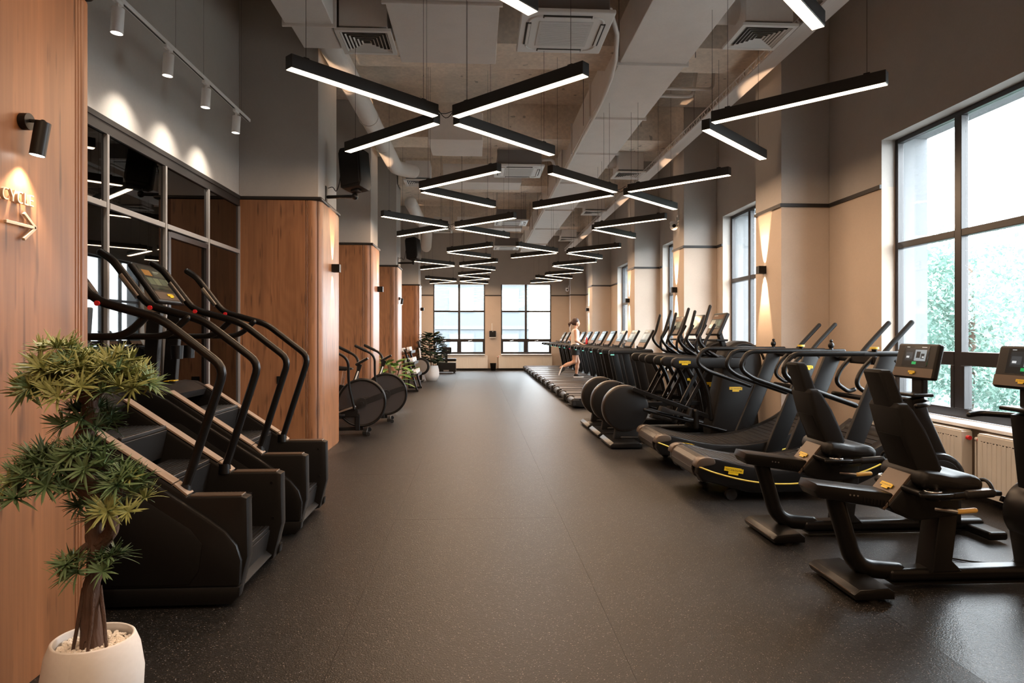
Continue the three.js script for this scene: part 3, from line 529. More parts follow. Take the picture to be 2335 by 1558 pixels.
// dome cameras
function dome(X, Z, Y, label) {
  const t = thing('dome_camera', label, 'security camera', X, Y, Z);
  mesh('mount', [rbox(0.02, 0.12, 0.08, -0.01, 0.16, 0, 0.004), cyl(0.02, 0.02, 0.14, -0.04, 0.10, 0), cyl(0.07, 0.08, 0.04, -0.09, 0.07, 0)], M.plastic, t);
  mesh('shell', ball(0.075, -0.09, 0.0, 0, 1, 0.95, 1, 24), M.plastic, t); mesh('lens', cyl(0.034, 0.034, 0.03, -0.105, 0.0, 0.062, 'z', 20), M.black, t);
}
dome(XR, 12.25, 3.5, 'white dome camera on the pale pillar above a wall lamp');
dome(XR, 26.85, 3.3, 'white dome camera in the far corner near the end wall');

// ---------------------------------------------------------------- stair climbers (users face the glass partition)
{
  const t = thing('stair_climber', 'black stair climber beside the potted bonsai', 'stair climber', -1.23, 0, 3.95);
  const X = (pts) => pts.map(([x, y]) => [x + 1.23, y]);
  const hood = [[-2.52, 0.95], [-2.48, 1.05], [-2.38, 1.085], [-2.28, 1.075], [-2.18, 1.02]];
  const body = X([[-1.23, 0.575], [-1.225, 0.26], [-1.28, 0.04], [-1.33, 0.02], [-2.5, 0.02], [-2.56, 0.1], [-2.54, 0.9], ...hood.slice(1), [-1.60, 0.63], [-1.545, 0.585], [-1.26, 0.585]]);
  for (const s of [1, -1]) {
    const z0 = s > 0 ? 0.265 : -0.355, z1 = s > 0 ? 0.355 : -0.265;
    const p = mesh('side_panel', prism(body, z0, z1, 0.012), M.panelDark, t);
    const cov = X([[-2.54, 0.11], [-2.52, 0.92], [-2.44, 1.03], [-2.33, 1.05], [-2.2, 0.99], [-1.86, 0.765], [-1.53, 0.545], [-1.42, 0.47], [-1.335, 0.405], [-1.275, 0.33], [-1.25, 0.25], [-1.258, 0.13], [-1.268, 0.11]]);
    mesh('side_cover', prism(cov, s > 0 ? 0.35 : -0.385, s > 0 ? 0.385 : -0.35, 0.014, 0.4), M.panelDark, t);
    const ins = X([[-2.45, 0.13], [-2.45, 0.85], [-2.1, 0.82], [-1.75, 0.58], [-1.51, 0.42], [-1.45, 0.34], [-1.47, 0.2], [-1.52, 0.13]]);
    mesh('inset_panel', prism(ins, s > 0 ? 0.384 : -0.389, s > 0 ? 0.389 : -0.384, 0.002), M.blackMatte, t);
    mesh('plinth', prism(X([[-1.253, 0.112], [-1.258, 0.06], [-1.30, 0.018], [-2.5, 0.012], [-2.52, 0.112]]), s > 0 ? 0.33 : -0.388, s > 0 ? 0.388 : -0.33, 0.012), M.blackMatte, t);
    // pale top strip of the side wall
    const st = [[-2.20, 1.045], [-1.62, 0.655]].map(([x, y]) => [x + 1.23, y, s * 0.31]);
    mesh('top_strip', bar(st[0], st[1], 0.078, 0.012), M.strip, t);
    mesh('top_strip', bar([st[1][0] + 0.004, st[1][1] - 0.003, s * 0.31], [-0.315, 0.592, s * 0.31], 0.078, 0.012), M.strip, t);
    mesh('entry_ledge', rbox(0.27, 0.012, 0.07, -0.165, 0.586, s * 0.31, 0.004), M.bronze, t);
    // hand rail
    const rp = [[-1.585, 0.60], [-1.372, 1.27], [-1.71, 1.538], [-2.055, 1.635], [-2.27, 1.92], [-2.34, 1.965]].map(([x, y]) => [x + 1.23, y, s * 0.285]);
    const rail = mesh('hand_rail', pipe(rp, 0.0245, 0.07, 12, 60), M.blackSatin, t);
    mesh('rail_socket', cyl(0.034, 0.038, 0.06, -0.355, 0.61, s * 0.285), M.black, rail);
    mesh('grip_sensor', cyl(0.0265, 0.0265, 0.17, 0, 0, 0, 'y', 14), M.steel, rail).position.set(-0.93, 1.76, s * 0.285);
    rail.children[1].rotation.z = 0.645;
    mesh('lower_handle', pipe([[-1.80, 1.555], [-1.92, 1.44], [-2.46, 1.44]].map(([x, y]) => [x + 1.23, y, s * 0.25]), 0.021, 0.08, 10, 30), M.blackSatin, t);
    mesh('mast', bar([-1.19, 1.02, s * 0.16], [-1.15, 1.62, s * 0.16], 0.06, 0.10), M.panelDark, t);
    mesh('stop_button', cyl(0.014, 0.014, 0.012, -0.80, 1.62, s * 0.285 + 0.028, 'z', 14), M.red, t);
    for (const [bx, by] of [[-0.06, 0.52], [-0.05, 0.3]]) mesh('bolt', cyl(0.008, 0.008, 0.004, bx, by, s * 0.265 - s * 0.002, 'z', 8), M.black, t);
  }
  mesh('front_bar', pipe([[-1.23, 1.44, -0.25], [-1.23, 1.44, 0.25]], 0.021, 0.05, 10), M.blackSatin, t);
  const hd = prism(X([[-2.54, 0.9], ...hood, [-2.2, 0.97], [-2.30, 0.99], [-2.45, 0.95]]), -0.27, 0.27, 0.004, 0.8); mesh('hood', hd, M.graphite, t);
  plate(t, 0.16, -1.10, 1.098, 0, -Math.PI / 2 - 0.02, Math.PI / 2, 0);
  const steps = [[-1.93, 0.885], [-1.665, 0.675], [-1.405, 0.465], [-1.30, 0.25]];
  steps.forEach(([x, y], i) => {
    const st = mesh('step', [rbox(0.25, 0.025, 0.52, x + 1.23 - 0.125, y - 0.012, 0, 0.006), bar([x + 1.225, y - 0.025, 0], [x + 1.19, y - 0.2, 0], 0.52, 0.02)], M.graphite, t);
    for (let k = 0; k < 9; k++) mesh('tread_rib', box(0.008, 0.005, 0.50, x + 1.23 - 0.02 - k * 0.026, y + 0.002, 0), M.panelDark, st);
    void i;
  });
  mesh('stair_well', [bar([-0.06, 0.06, 0], [-1.2, 0.93, 0], 0.52, 0.02)], M.blackMatte, t);
  for (const s of [1, -1]) mesh('cup_holder', [cyl(0.045, 0.04, 0.10, -1.02, 1.32, s * 0.1, 'y', 18)], M.black, t);
  const con = new THREE.Group(); con.name = 'console'; con.position.set(-1.205, 1.832, 0); con.rotation.set(0, Math.PI / 2, 0); t.add(con);
  const tilt = new THREE.Euler(-0.62, 0, 0);
  const cs = mesh('case', rbox(0.47, 0.36, 0.045, 0, 0, 0, 0.02), M.black, con), sc = mesh('screen', box(0.40, 0.225, 0.004, 0, 0.035, 0.0235), screenStair, con), ch = mesh('chin', box(0.42, 0.07, 0.003, 0, -0.125, 0.023), M.bronze, con);
  for (const m of [cs, sc, ch]) m.rotation.copy(tilt);
  const lp = plate(con, 0.09, 0, 0, 0, 0, 0, 0); lp.position.set(0, -0.125 * Math.cos(0.62) + 0.026 * Math.sin(0.62), 0.026 * Math.cos(0.62) + 0.125 * Math.sin(0.62)); lp.rotation.copy(tilt);
  copyOf(t, -1.23, 0, 5.175, 'black stair climber with lit console in front of the oak pillar');
}

// ---------------------------------------------------------------- recumbent bikes (users face the windows)
{
  const x0 = 2.2, t = thing('recumbent_bike', 'black recumbent bike with screen at the window, next to the curved treadmills', 'exercise bike', x0, 0, 4.65);
  const q = (pts) => pts.map(([x, y]) => [x - x0, y]), o = (x, y, z) => [x - x0, y, z];
  { // rear foot, long across the machine
    const s = prism([[-0.16, 0.02], [-0.175, 0.05], [-0.14, 0.075], [0.02, 0.085], [0.055, 0.06], [0.055, 0.02]], -0.25, 0.25, 0.012); mesh('rear_foot', s, M.blackSatin, t);
    mesh('foot_stripe', box(0.004, 0.006, 0.42, -0.1735, 0.052, 0), M.bronze, t);
    for (const z of [-0.2, 0.2]) mesh('foot_pad', cyl(0.03, 0.035, 0.025, -0.05, 0.0125, z), M.rubber, t);
  }
  mesh('post', pipe([o(2.045, 0.545, 0), o(2.175, 0.11, 0), o(2.42, 0.085, 0)], 0.052, 0.14, 14, 30), M.blackSatin, t);
  mesh('base_beam', rbox(1.35, 0.075, 0.12, 2.35 - x0 + 0.67, 0.075, 0, 0.03, 0, 0, 0, 4), M.blackSatin, t);
  mesh('beam_edge', box(1.3, 0.01, 0.13, 2.35 - x0 + 0.67, 0.032, 0), M.black, t);
  mesh('column', prism(q([[2.58, 0.09], [2.63, 0.44], [2.745, 0.44], [2.71, 0.16], [2.77, 0.10]]), -0.075, 0.075, 0.014), M.panelDark, t);
  const tb = mesh('tail_beam', prism(q([[1.90, 0.615], [1.885, 0.575], [1.91, 0.535], [2.34, 0.462], [2.37, 0.50], [2.34, 0.555]]), -0.10, 0.10, 0.014), M.blackSatin, t);
  for (let k = 0; k < 3; k++) mesh('pin', cyl(0.005, 0.005, 0.006, 2.09 - x0 + k * 0.022, 0.553 - k * 0.003, 0.1, 'z', 8), M.steel, tb);
  for (let k = 0; k < 8; k++) mesh('rib', box(0.006, 0.03, 0.004, 2.17 - x0 + k * 0.02, 0.522 - k * 0.0032, 0.101), M.black, tb);
  const sl = mesh('seat_carriage', prism(q([[2.34, 0.45], [2.305, 0.492], [2.45, 0.655], [2.50, 0.68], [2.62, 0.63], [2.72, 0.54], [2.72, 0.43], [2.46, 0.40]]), -0.115, 0.115, 0.016), M.blackMatte, t);
  void sl;
  const pg = mesh('logo_cover', bar(o(2.283, 0.468, 0), o(2.447, 0.662, 0), 0.205, 0.016), M.bronze, t); void pg;
  { const p = plate(t, 0.105, 2.372 - x0 - 0.010, 0.572 + 0.009, 0, 0, 0, 0); p.rotation.order = 'YXZ'; p.rotation.set(-0.74, -Math.PI / 2, 0); }
  // seat
  const seatP = smooth([[2.44, 0.62], [2.46, 0.695], [2.54, 0.692], [2.64, 0.672], [2.75, 0.672], [2.80, 0.64], [2.79, 0.585], [2.70, 0.57], [2.56, 0.58]], 40).map(([x, y]) => [x - x0, y]);
  mesh('seat', prism(seatP, -0.20, 0.20, 0.04, 0.9), M.leather, t);
  mesh('seat_pan', prism(q([[2.48, 0.58], [2.76, 0.575], [2.72, 0.52], [2.54, 0.52]]), -0.14, 0.14, 0.01), M.black, t);
  // backrest: broad lumbar part and narrower head part
  const bk = new THREE.Group(); bk.name = 'backrest'; t.add(bk);
  mesh('lumbar_pad', prism(q([[2.49, 0.655], [2.455, 0.69], [2.375, 0.89], [2.335, 1.04], [2.35, 1.066], [2.405, 1.066], [2.44, 1.03], [2.51, 0.92], [2.575, 0.78], [2.605, 0.70], [2.58, 0.655]]), -0.14, 0.14, 0.022, 0.8), M.cloth, bk);
  mesh('head_pad', prism(q([[2.36, 0.96], [2.325, 1.08], [2.272, 1.235], [2.282, 1.252], [2.335, 1.252], [2.352, 1.235], [2.42, 1.06], [2.44, 0.98]]), -0.088, 0.088, 0.016, 0.8), M.cloth, bk);
  mesh('back_shell', prism(q([[2.47, 0.66], [2.37, 0.88], [2.40, 0.88], [2.50, 0.66]]), -0.10, 0.10, 0.006), M.blackMatte, bk);
  for (const s of [1, -1]) {
    const hx = -0.13;
    mesh('side_handle', [pipe([o(2.53 + hx, 0.59, s * 0.11), o(2.56 + hx, 0.575, s * 0.20), o(2.66 + hx, 0.568, s * 0.235), o(2.93 + hx, 0.585, s * 0.235)], 0.020, 0.08, 10, 36), prism(smooth([[2.52, -0.10], [2.56, -0.03], [2.64, 0.0], [2.72, -0.03], [2.72, -0.09], [2.62, -0.12]], 24).map(([x, y]) => [x - x0 + hx, y]), 0, 0.022, 0.006).rotateX(-Math.PI / 2).translate(0, 0.57, s > 0 ? 0.16 : -0.22)], M.blackSatin, t);
    mesh('cup_ring', place(new THREE.TorusGeometry(0.042, 0.005, 8, 28), 2.625 - x0 + hx, 0.594, s * 0.205, Math.PI / 2), M.chrome, t);
    mesh('cup_well', cyl(0.04, 0.036, 0.05, 2.625 - x0 + hx, 0.57, s * 0.205), M.black, t);
    const g = mesh('grip', pipe([o(2.79 + hx, 0.576, s * 0.235), o(2.935 + hx, 0.586, s * 0.235)], 0.0235, 0.02, 12), M.rubber, t); mesh('hand_sensor', box(0.13, 0.004, 0.026, 2.86 - x0 + hx, 0.603, s * 0.235, 0, 0, 0.06), M.steel, g);
  }
  mesh('lever', [pipe([o(2.58, 0.47, 0.11), o(2.62, 0.475, 0.16), o(2.655, 0.472, 0.18)], 0.012, 0.03, 8)], M.steel, t);
  mesh('lever_grip', pipe([o(2.66, 0.472, 0.18), o(2.755, 0.478, 0.18)], 0.0145, 0.01, 10), M.mustard, t).userData.label = 'yellow seat lever grip';
  // front drive housing
  const cir = (cx, cy, r, n = 40) => Array.from({ length: n }, (_, i) => [cx + Math.cos(i / n * 2 * Math.PI) * r, cy + Math.sin(i / n * 2 * Math.PI) * r]);
  mesh('drive_housing', prism(cir(3.33 - x0, 0.40, 0.20, 44), -0.10, 0.10, 0.03, 0.6), M.blackSatin, t);
  mesh('housing_foot', prism(q([[3.16, 0.32], [3.20, 0.08], [3.50, 0.08], [3.50, 0.32]]), -0.085, 0.085, 0.02), M.blackSatin, t);
  mesh('drive_disc', prism(cir(3.33 - x0, 0.40, 0.15), 0.098, 0.108, 0.004, 0.4), M.panelDark, t);
  for (const [s, px, py] of [[1, 3.45, 0.33], [-1, 3.17, 0.46]]) {
    mesh('crank', bar(o(3.33, 0.40, s * 0.125), o(px, py, s * 0.14), 0.02, 0.035), M.black, t);
    const p = mesh('pedal', rbox(0.13, 0.03, 0.11, px - x0 - 0.03, py + 0.02, s * 0.22, 0.01), M.rubber, t);
    mesh('strap', place(new THREE.TorusGeometry(0.065, 0.012, 6, 16, Math.PI), px - x0 - 0.04, py + 0.03, s * 0.22, 0, Math.PI / 2), M.blackMatte, p);
  }
  mesh('front_foot', rbox(0.14, 0.06, 0.55, 3.62 - x0, 0.05, 0, 0.02), M.blackSatin, t);
  mesh('mast', prism(q([[3.20, 0.54], [3.15, 0.98], [3.24, 1.0], [3.28, 0.87], [3.43, 0.54]]), -0.055, 0.055, 0.014), M.blackSatin, t);
  mesh('tray', rbox(0.16, 0.025, 0.2, 3.2 - x0, 1.015, 0, 0.01), M.black, t);
  mesh('neck', rbox(0.05, 0.14, 0.12, 3.24 - x0, 1.08, 0, 0.012), M.black, t);
  mesh('handlebar', pipe([o(3.05, 0.955, 0.24), o(3.12, 0.965, 0.24), o(3.24, 0.965, 0.10), o(3.24, 0.965, -0.10), o(3.12, 0.965, -0.24), o(3.05, 0.955, -0.24)], 0.018, 0.08, 10, 40), M.blackSatin, t);
  const con = new THREE.Group(); con.name = 'console'; con.position.set(3.225 - x0, 1.255, 0); con.rotation.set(0, -Math.PI / 2, 0); t.add(con);
  const e = new THREE.Euler(-0.22, 0, 0);
  for (const m of [mesh('case', rbox(0.44, 0.26, 0.05, 0, 0, 0, 0.018), M.black, con), mesh('screen', box(0.27, 0.15, 0.004, 0, 0.035, 0.0255), screenBike, con), mesh('chin', box(0.42, 0.065, 0.003, 0, -0.085, 0.0255), M.bronze, con)]) m.rotation.copy(e);
  const lp = plate(con, 0.07, 0, -0.085 + 0.006, 0.048); lp.rotation.copy(e);
  copyOf(t, x0, 0, 3.68, 'black recumbent bike with high backrest on the aisle edge, nearest the glossy floor seam');
}

// ---------------------------------------------------------------- curved treadmills
{
  const x0 = 1.9, t = thing('curved_treadmill', 'black curved slat treadmill with yellow side line behind the recumbent bikes', 'treadmill', x0, 0, 6.03);
  const deck = new THREE.CatmullRomCurve3([[1.99, 0.375], [2.1, 0.355], [2.32, 0.30], [2.66, 0.255], [3.0, 0.27], [3.3, 0.345], [3.55, 0.46], [3.75, 0.60]].map(([x, y]) => V(x - x0, y, 0)));
  const dp = deck.getSpacedPoints(40).map((p) => [p.x, p.y]);
  for (const s of [1, -1]) {
    const low = dp.slice().reverse().map(([x, y]) => [x, Math.max(0.075, y - 0.20 - 0.03 * Math.sin(x))]);
    mesh('side_frame', prism([[0.02, 0.335], [0.06, 0.375], ...dp.map(([x, y]) => [x, y + 0.012]), ...low, [0.06, 0.17], [0.015, 0.24]], s > 0 ? 0.30 : -0.42, s > 0 ? 0.42 : -0.30, 0.012, 0.5), M.blackSatin, t);
    mesh('yellow_line', curveTube([[1.925, 0.305], [2.054, 0.256], [2.255, 0.20], [2.42, 0.168], [2.657, 0.148], [2.9, 0.158], [3.259, 0.21], [3.537, 0.305], [3.68, 0.39]].map(([x, y]) => [x - x0, y, s * 0.419]), 0.008, 60, 6), M.yellow, t);
    mesh('end_cap', prism(smooth([[0.0, 0.30], [0.02, 0.36], [0.09, 0.385], [0.16, 0.37], [0.17, 0.33], [0.08, 0.31]], 24), s > 0 ? 0.31 : -0.425, s > 0 ? 0.425 : -0.31, 0.008, 0.6), M.bronze, t);
    plate(t, 0.17, 0.33, 0.265, s * 0.424, 0, s > 0 ? 0 : Math.PI, s > 0 ? -0.16 : 0.16);
    mesh('upright', prism([[1.14, 0.12], [1.63, 1.285], [1.80, 1.285], [1.32, 0.12]], s > 0 ? 0.42 : -0.465, s > 0 ? 0.465 : -0.42, 0.008), M.panelDark, t);
    plate(t, 0.13, 1.63, 1.10, s * 0.468, 0, s > 0 ? 0 : Math.PI, 0);
    const rl = mesh('hand_rail', pipe([[3.72, 1.285], [2.72, 1.285], [2.64, 1.12], [2.76, 1.02], [3.30, 0.835]].map(([x, y]) => [x - x0, y, s * 0.46]), 0.0235, 0.11, 12, 60), M.blackSatin, t);
    mesh('rail_joint', cyl(0.0245, 0.0245, 0.1, 3.42 - x0, 1.285, s * 0.46, 'x', 12), M.graphite, rl);
    mesh('stick_handle', pipe([[3.68, 1.21], [3.80, 1.35], [4.005, 1.565]].map(([x, y]) => [x - x0, y, s * 0.17]), 0.023, 0.05, 12), M.rubber, t);
    mesh('inner_handle', pipe([[3.66, 1.26], [3.52, 1.12], [3.47, 0.99], [3.60, 0.90], [3.66, 0.92]].map(([x, y]) => [x - x0, y, s * 0.17]), 0.021, 0.09, 10, 36), M.blackSatin, t);
    mesh('foot', rbox(0.2, 0.08, 0.1, 1.35, 0.04, s * 0.37, 0.015), M.rubber, t); mesh('wheel', cyl(0.05, 0.05, 0.04, 0.33, 0.05, s * 0.36, 'z', 16), M.rubber, t);
  }
  mesh('dial', [cyl(0.036, 0.036, 0.03, 1.72, 1.255, -0.40, 'z', 20), cyl(0.022, 0.022, 0.034, 1.72, 1.255, -0.40, 'z', 16)], M.graphite, t);
  mesh('clip_knob', [ball(0.03, 1.69, 1.345, -0.46, 1, 1.2, 1), cyl(0.016, 0.022, 0.04, 1.69, 1.31, -0.46), ball(0.016, 1.69, 1.39, -0.46)], M.black, t);
  mesh('yellow_cap', cyl(0.036, 0.036, 0.018, 1.57, 1.335, 0.46, 'y', 18), M.yellow, t); mesh('cap_stem', cyl(0.024, 0.02, 0.025, 1.57, 1.315, 0.46), M.black, t);
  mesh('cross_bar', [pipe([[1.76, 1.22, -0.44], [1.76, 1.22, 0.44]], 0.03, 0.03, 12), rbox(0.12, 0.09, 0.42, 1.78, 1.22, 0, 0.02)], M.graphite, t);
  mesh('cross_bar', pipe([[1.70, 0.86, -0.43], [1.70, 0.86, 0.43]], 0.025, 0.03, 10), M.blackSatin, t);
  mesh('front_roller', cyl(0.09, 0.09, 0.60, 3.72 - x0, 0.50, 0, 'z', 24), M.graphite, t);
  mesh('under_tray', prism([[0.1, 0.2], [0.5, 0.1], [1.0, 0.1], [1.5, 0.2], [1.5, 0.24], [1.0, 0.18], [0.5, 0.18], [0.1, 0.26]], -0.30, 0.30, 0.004), M.blackMatte, t);
  // slats over the deck and round the rear roller
  const L = deck.getLength(), n = 30, slat = rbox(0.055, 0.016, 0.60, 0, 0, 0, 0.004, 0, 0, 0, 1);
  for (let k = 0; k < n; k++) { const u = (k + 0.5) / n, p = deck.getPointAt(u), d = deck.getTangentAt(u), m = mesh('slat', slat, M.graphite, t); m.position.set(p.x, p.y, 0); m.rotation.z = Math.atan2(d.y, d.x); }
  for (let k = 0; k < 6; k++) { const a = Math.PI / 2 + 0.18 + k * 0.56, m = mesh('slat', slat, M.bronzeSlat, t); m.position.set(0.10 + Math.cos(a) * 0.092, 0.278 + Math.sin(a) * 0.092, 0); m.rotation.z = a - Math.PI / 2; }
  mesh('rear_roller', cyl(0.078, 0.078, 0.60, 0.10, 0.278, 0, 'z', 24), M.blackMatte, t);
  copyOf(t, x0, 0, 7.33, 'black curved slat treadmill with yellow side line next to the cross trainers');
}

// ---------------------------------------------------------------- cross trainers
{
  const x0 = 1.72, t = thing('cross_trainer', 'black cross trainer with rear flywheel disc beside the curved treadmills', 'cross trainer', x0, 0, 8.6, 'cross trainers');
  const o = (x, y, z) => [x - x0, y, z], q = (p) => p.map(([x, y]) => [x - x0, y]);
  const cir = (cx, cy, r, n = 48) => Array.from({ length: n }, (_, i) => [cx + Math.cos(i / n * 2 * Math.PI) * r, cy + Math.sin(i / n * 2 * Math.PI) * r]);
  const dw = mesh('flywheel_cover', prism(cir(1.955 - x0, 0.485, 0.305), -0.07, 0.07, 0.018, 0.5), M.bronzeSlat, t);
  mesh('disc', prism(cir(1.955 - x0, 0.485, 0.285), 0.066, 0.078, 0.004, 0.5), M.panelDark, dw); mesh('disc', prism(cir(1.955 - x0, 0.485, 0.285), -0.078, -0.066, 0.004, 0.5), M.panelDark, dw);
  mesh('rear_foot', prism([[-0.02, 0.015], [-0.035, 0.05], [0.01, 0.085], [0.34, 0.085], [0.38, 0.06], [0.38, 0.015]], -0.36, 0.36, 0.014), M.blackSatin, t);
  mesh('foot_stripe', box(0.004, 0.006, 0.64, -0.03, 0.052, 0), M.bronze, t);
  mesh('wheel_stand', prism(q([[1.80, 0.08], [1.84, 0.3], [2.1, 0.3], [2.2, 0.08]]), -0.05, 0.05, 0.01), M.blackMatte, t);
  mesh('base_beam', rbox(1.75, 0.09, 0.14, 2.75 - x0, 0.075, 0, 0.02), M.blackSatin, t);
  mesh('front_foot', rbox(0.16, 0.07, 0.62, 3.60 - x0, 0.045, 0, 0.02), M.blackSatin, t);
  plate(t, 0.13, 2.3 - x0, 0.09, 0.075, 0, 0, 0);
  for (const s of [1, -1]) {
    const a = s > 0 ? 0 : 0.14;
    mesh('foot_arm', [bar(o(2.03, 0.745 - a * 1.6, s * 0.13), o(3.02, 0.385 + a, s * 0.17), 0.04, 0.055), bar(o(2.24, 0.69 - a * 1.4, s * 0.13), o(2.98, 0.42 + a, s * 0.17), 0.012, 0.02)], M.blackSatin, t);
    mesh('lower_link', pipe([o(2.17, 0.48, s * 0.2), o(3.24, 0.2, s * 0.2)], 0.024, 0.02, 10), M.blackSatin, t);
    mesh('pedal', [prism(q([[2.35, 0.47 - a], [2.38, 0.53 - a], [2.5, 0.49 - a], [2.72, 0.42 - a], [2.74, 0.5 - a], [2.77, 0.5 - a], [2.76, 0.38 - a], [2.5, 0.43 - a]]), s > 0 ? 0.14 : -0.28, s > 0 ? 0.28 : -0.14, 0.008)], M.rubber, t);
    mesh('resistance_cylinder', pipe([o(2.82, 0.46, s * 0.26), o(2.83, 0.26, s * 0.26)], 0.034, 0.02, 12), M.black, t);
    mesh('swing_strut', pipe([o(3.05, 0.36, s * 0.17), o(2.99, 0.75, s * 0.2), o(2.83, 1.05, s * 0.22)], 0.032, 0.2, 10, 24), M.blackSatin, t);
    mesh('cross_strut', bar(o(2.62, 0.28, s * 0.12), o(3.02, 1.02, s * 0.16), 0.03, 0.045), M.black, t);
    const cp = Array.from({ length: 24 }, (_, i) => { const th = i / 24 * 2 * Math.PI + 0.13; return [(Math.cos(th) > 0 ? 3.40 : 2.58) - x0 + Math.cos(th) * 0.075, 1.09 + Math.sin(th) * 0.07]; });
    const cv = mesh('side_fairing', prism(cp, s > 0 ? 0.20 : -0.28, s > 0 ? 0.28 : -0.20, 0.02, 0.5), M.panelDark, t);
    void cv; plate(t, 0.15, 2.67 - x0, 1.09, s * 0.281, 0, s > 0 ? 0 : Math.PI, 0);
    mesh('moving_handle', pipe([o(3.28, 1.05, s * 0.24), o(2.93, 1.28, s * 0.25), o(2.85, 1.40, s * 0.25), o(2.91, 1.50, s * 0.25), o(3.01 - (s > 0 ? 0 : 0.03), 1.82 - (s > 0 ? 0 : 0.05), s * 0.25)], 0.021, 0.09, 10, 44), M.blackSatin, t);
    mesh('fixed_handle', pipe([o(3.22, 1.16, s * 0.15), o(2.98, 1.20, s * 0.17), o(2.96, 1.34, s * 0.17), o(3.10, 1.58, s * 0.17)], 0.019, 0.08, 10, 36), M.blackSatin, t);
  }
  const body = smooth([[3.08, 0.10], [3.12, 0.55], [3.20, 0.95], [3.22, 1.18], [3.34, 1.33], [3.52, 1.37], [3.68, 1.28], [3.74, 1.05], [3.68, 0.6], [3.66, 0.10]], 60).map(([x, y]) => [x - x0, Math.max(0.09, y)]);
  mesh('main_housing', prism(body, -0.17, 0.17, 0.03, 0.8), M.panelDark, t);
  mesh('housing_arch', place(new THREE.TorusGeometry(0.27, 0.018, 8, 30, Math.PI * 0.8), 3.5 - x0, 1.06, 0.165, 0, 0, 0.25), M.graphite, t);
  plate(t, 0.17, 3.38 - x0, 0.74, 0.173);
  mesh('mast', bar(o(3.30, 1.25, 0), o(3.22, 1.48, 0), 0.08, 0.06), M.graphite, t); mesh('tray', rbox(0.16, 0.03, 0.36, 3.20 - x0, 1.38, 0, 0.01), M.black, t);
  const con = new THREE.Group(); con.name = 'console'; con.position.set(3.20 - x0, 1.59, 0); con.rotation.y = -Math.PI / 2; t.add(con);
  const e = new THREE.Euler(-0.42, 0, 0);
  for (const m of [mesh('case', rbox(0.46, 0.32, 0.05, 0, 0, 0, 0.018), M.graphite, con), mesh('screen', box(0.40, 0.21, 0.004, 0, 0.04, 0.0255), screenCross, con), mesh('chin', box(0.42, 0.065, 0.003, 0, -0.115, 0.0255), M.bronze, con)]) m.rotation.copy(e);
  copyOf(t, x0, 0, 9.46, 'black cross trainer with rear flywheel disc, middle one of its row'); copyOf(t, x0, 0, 10.32, 'black cross trainer with rear flywheel disc nearest the flat treadmills');
}

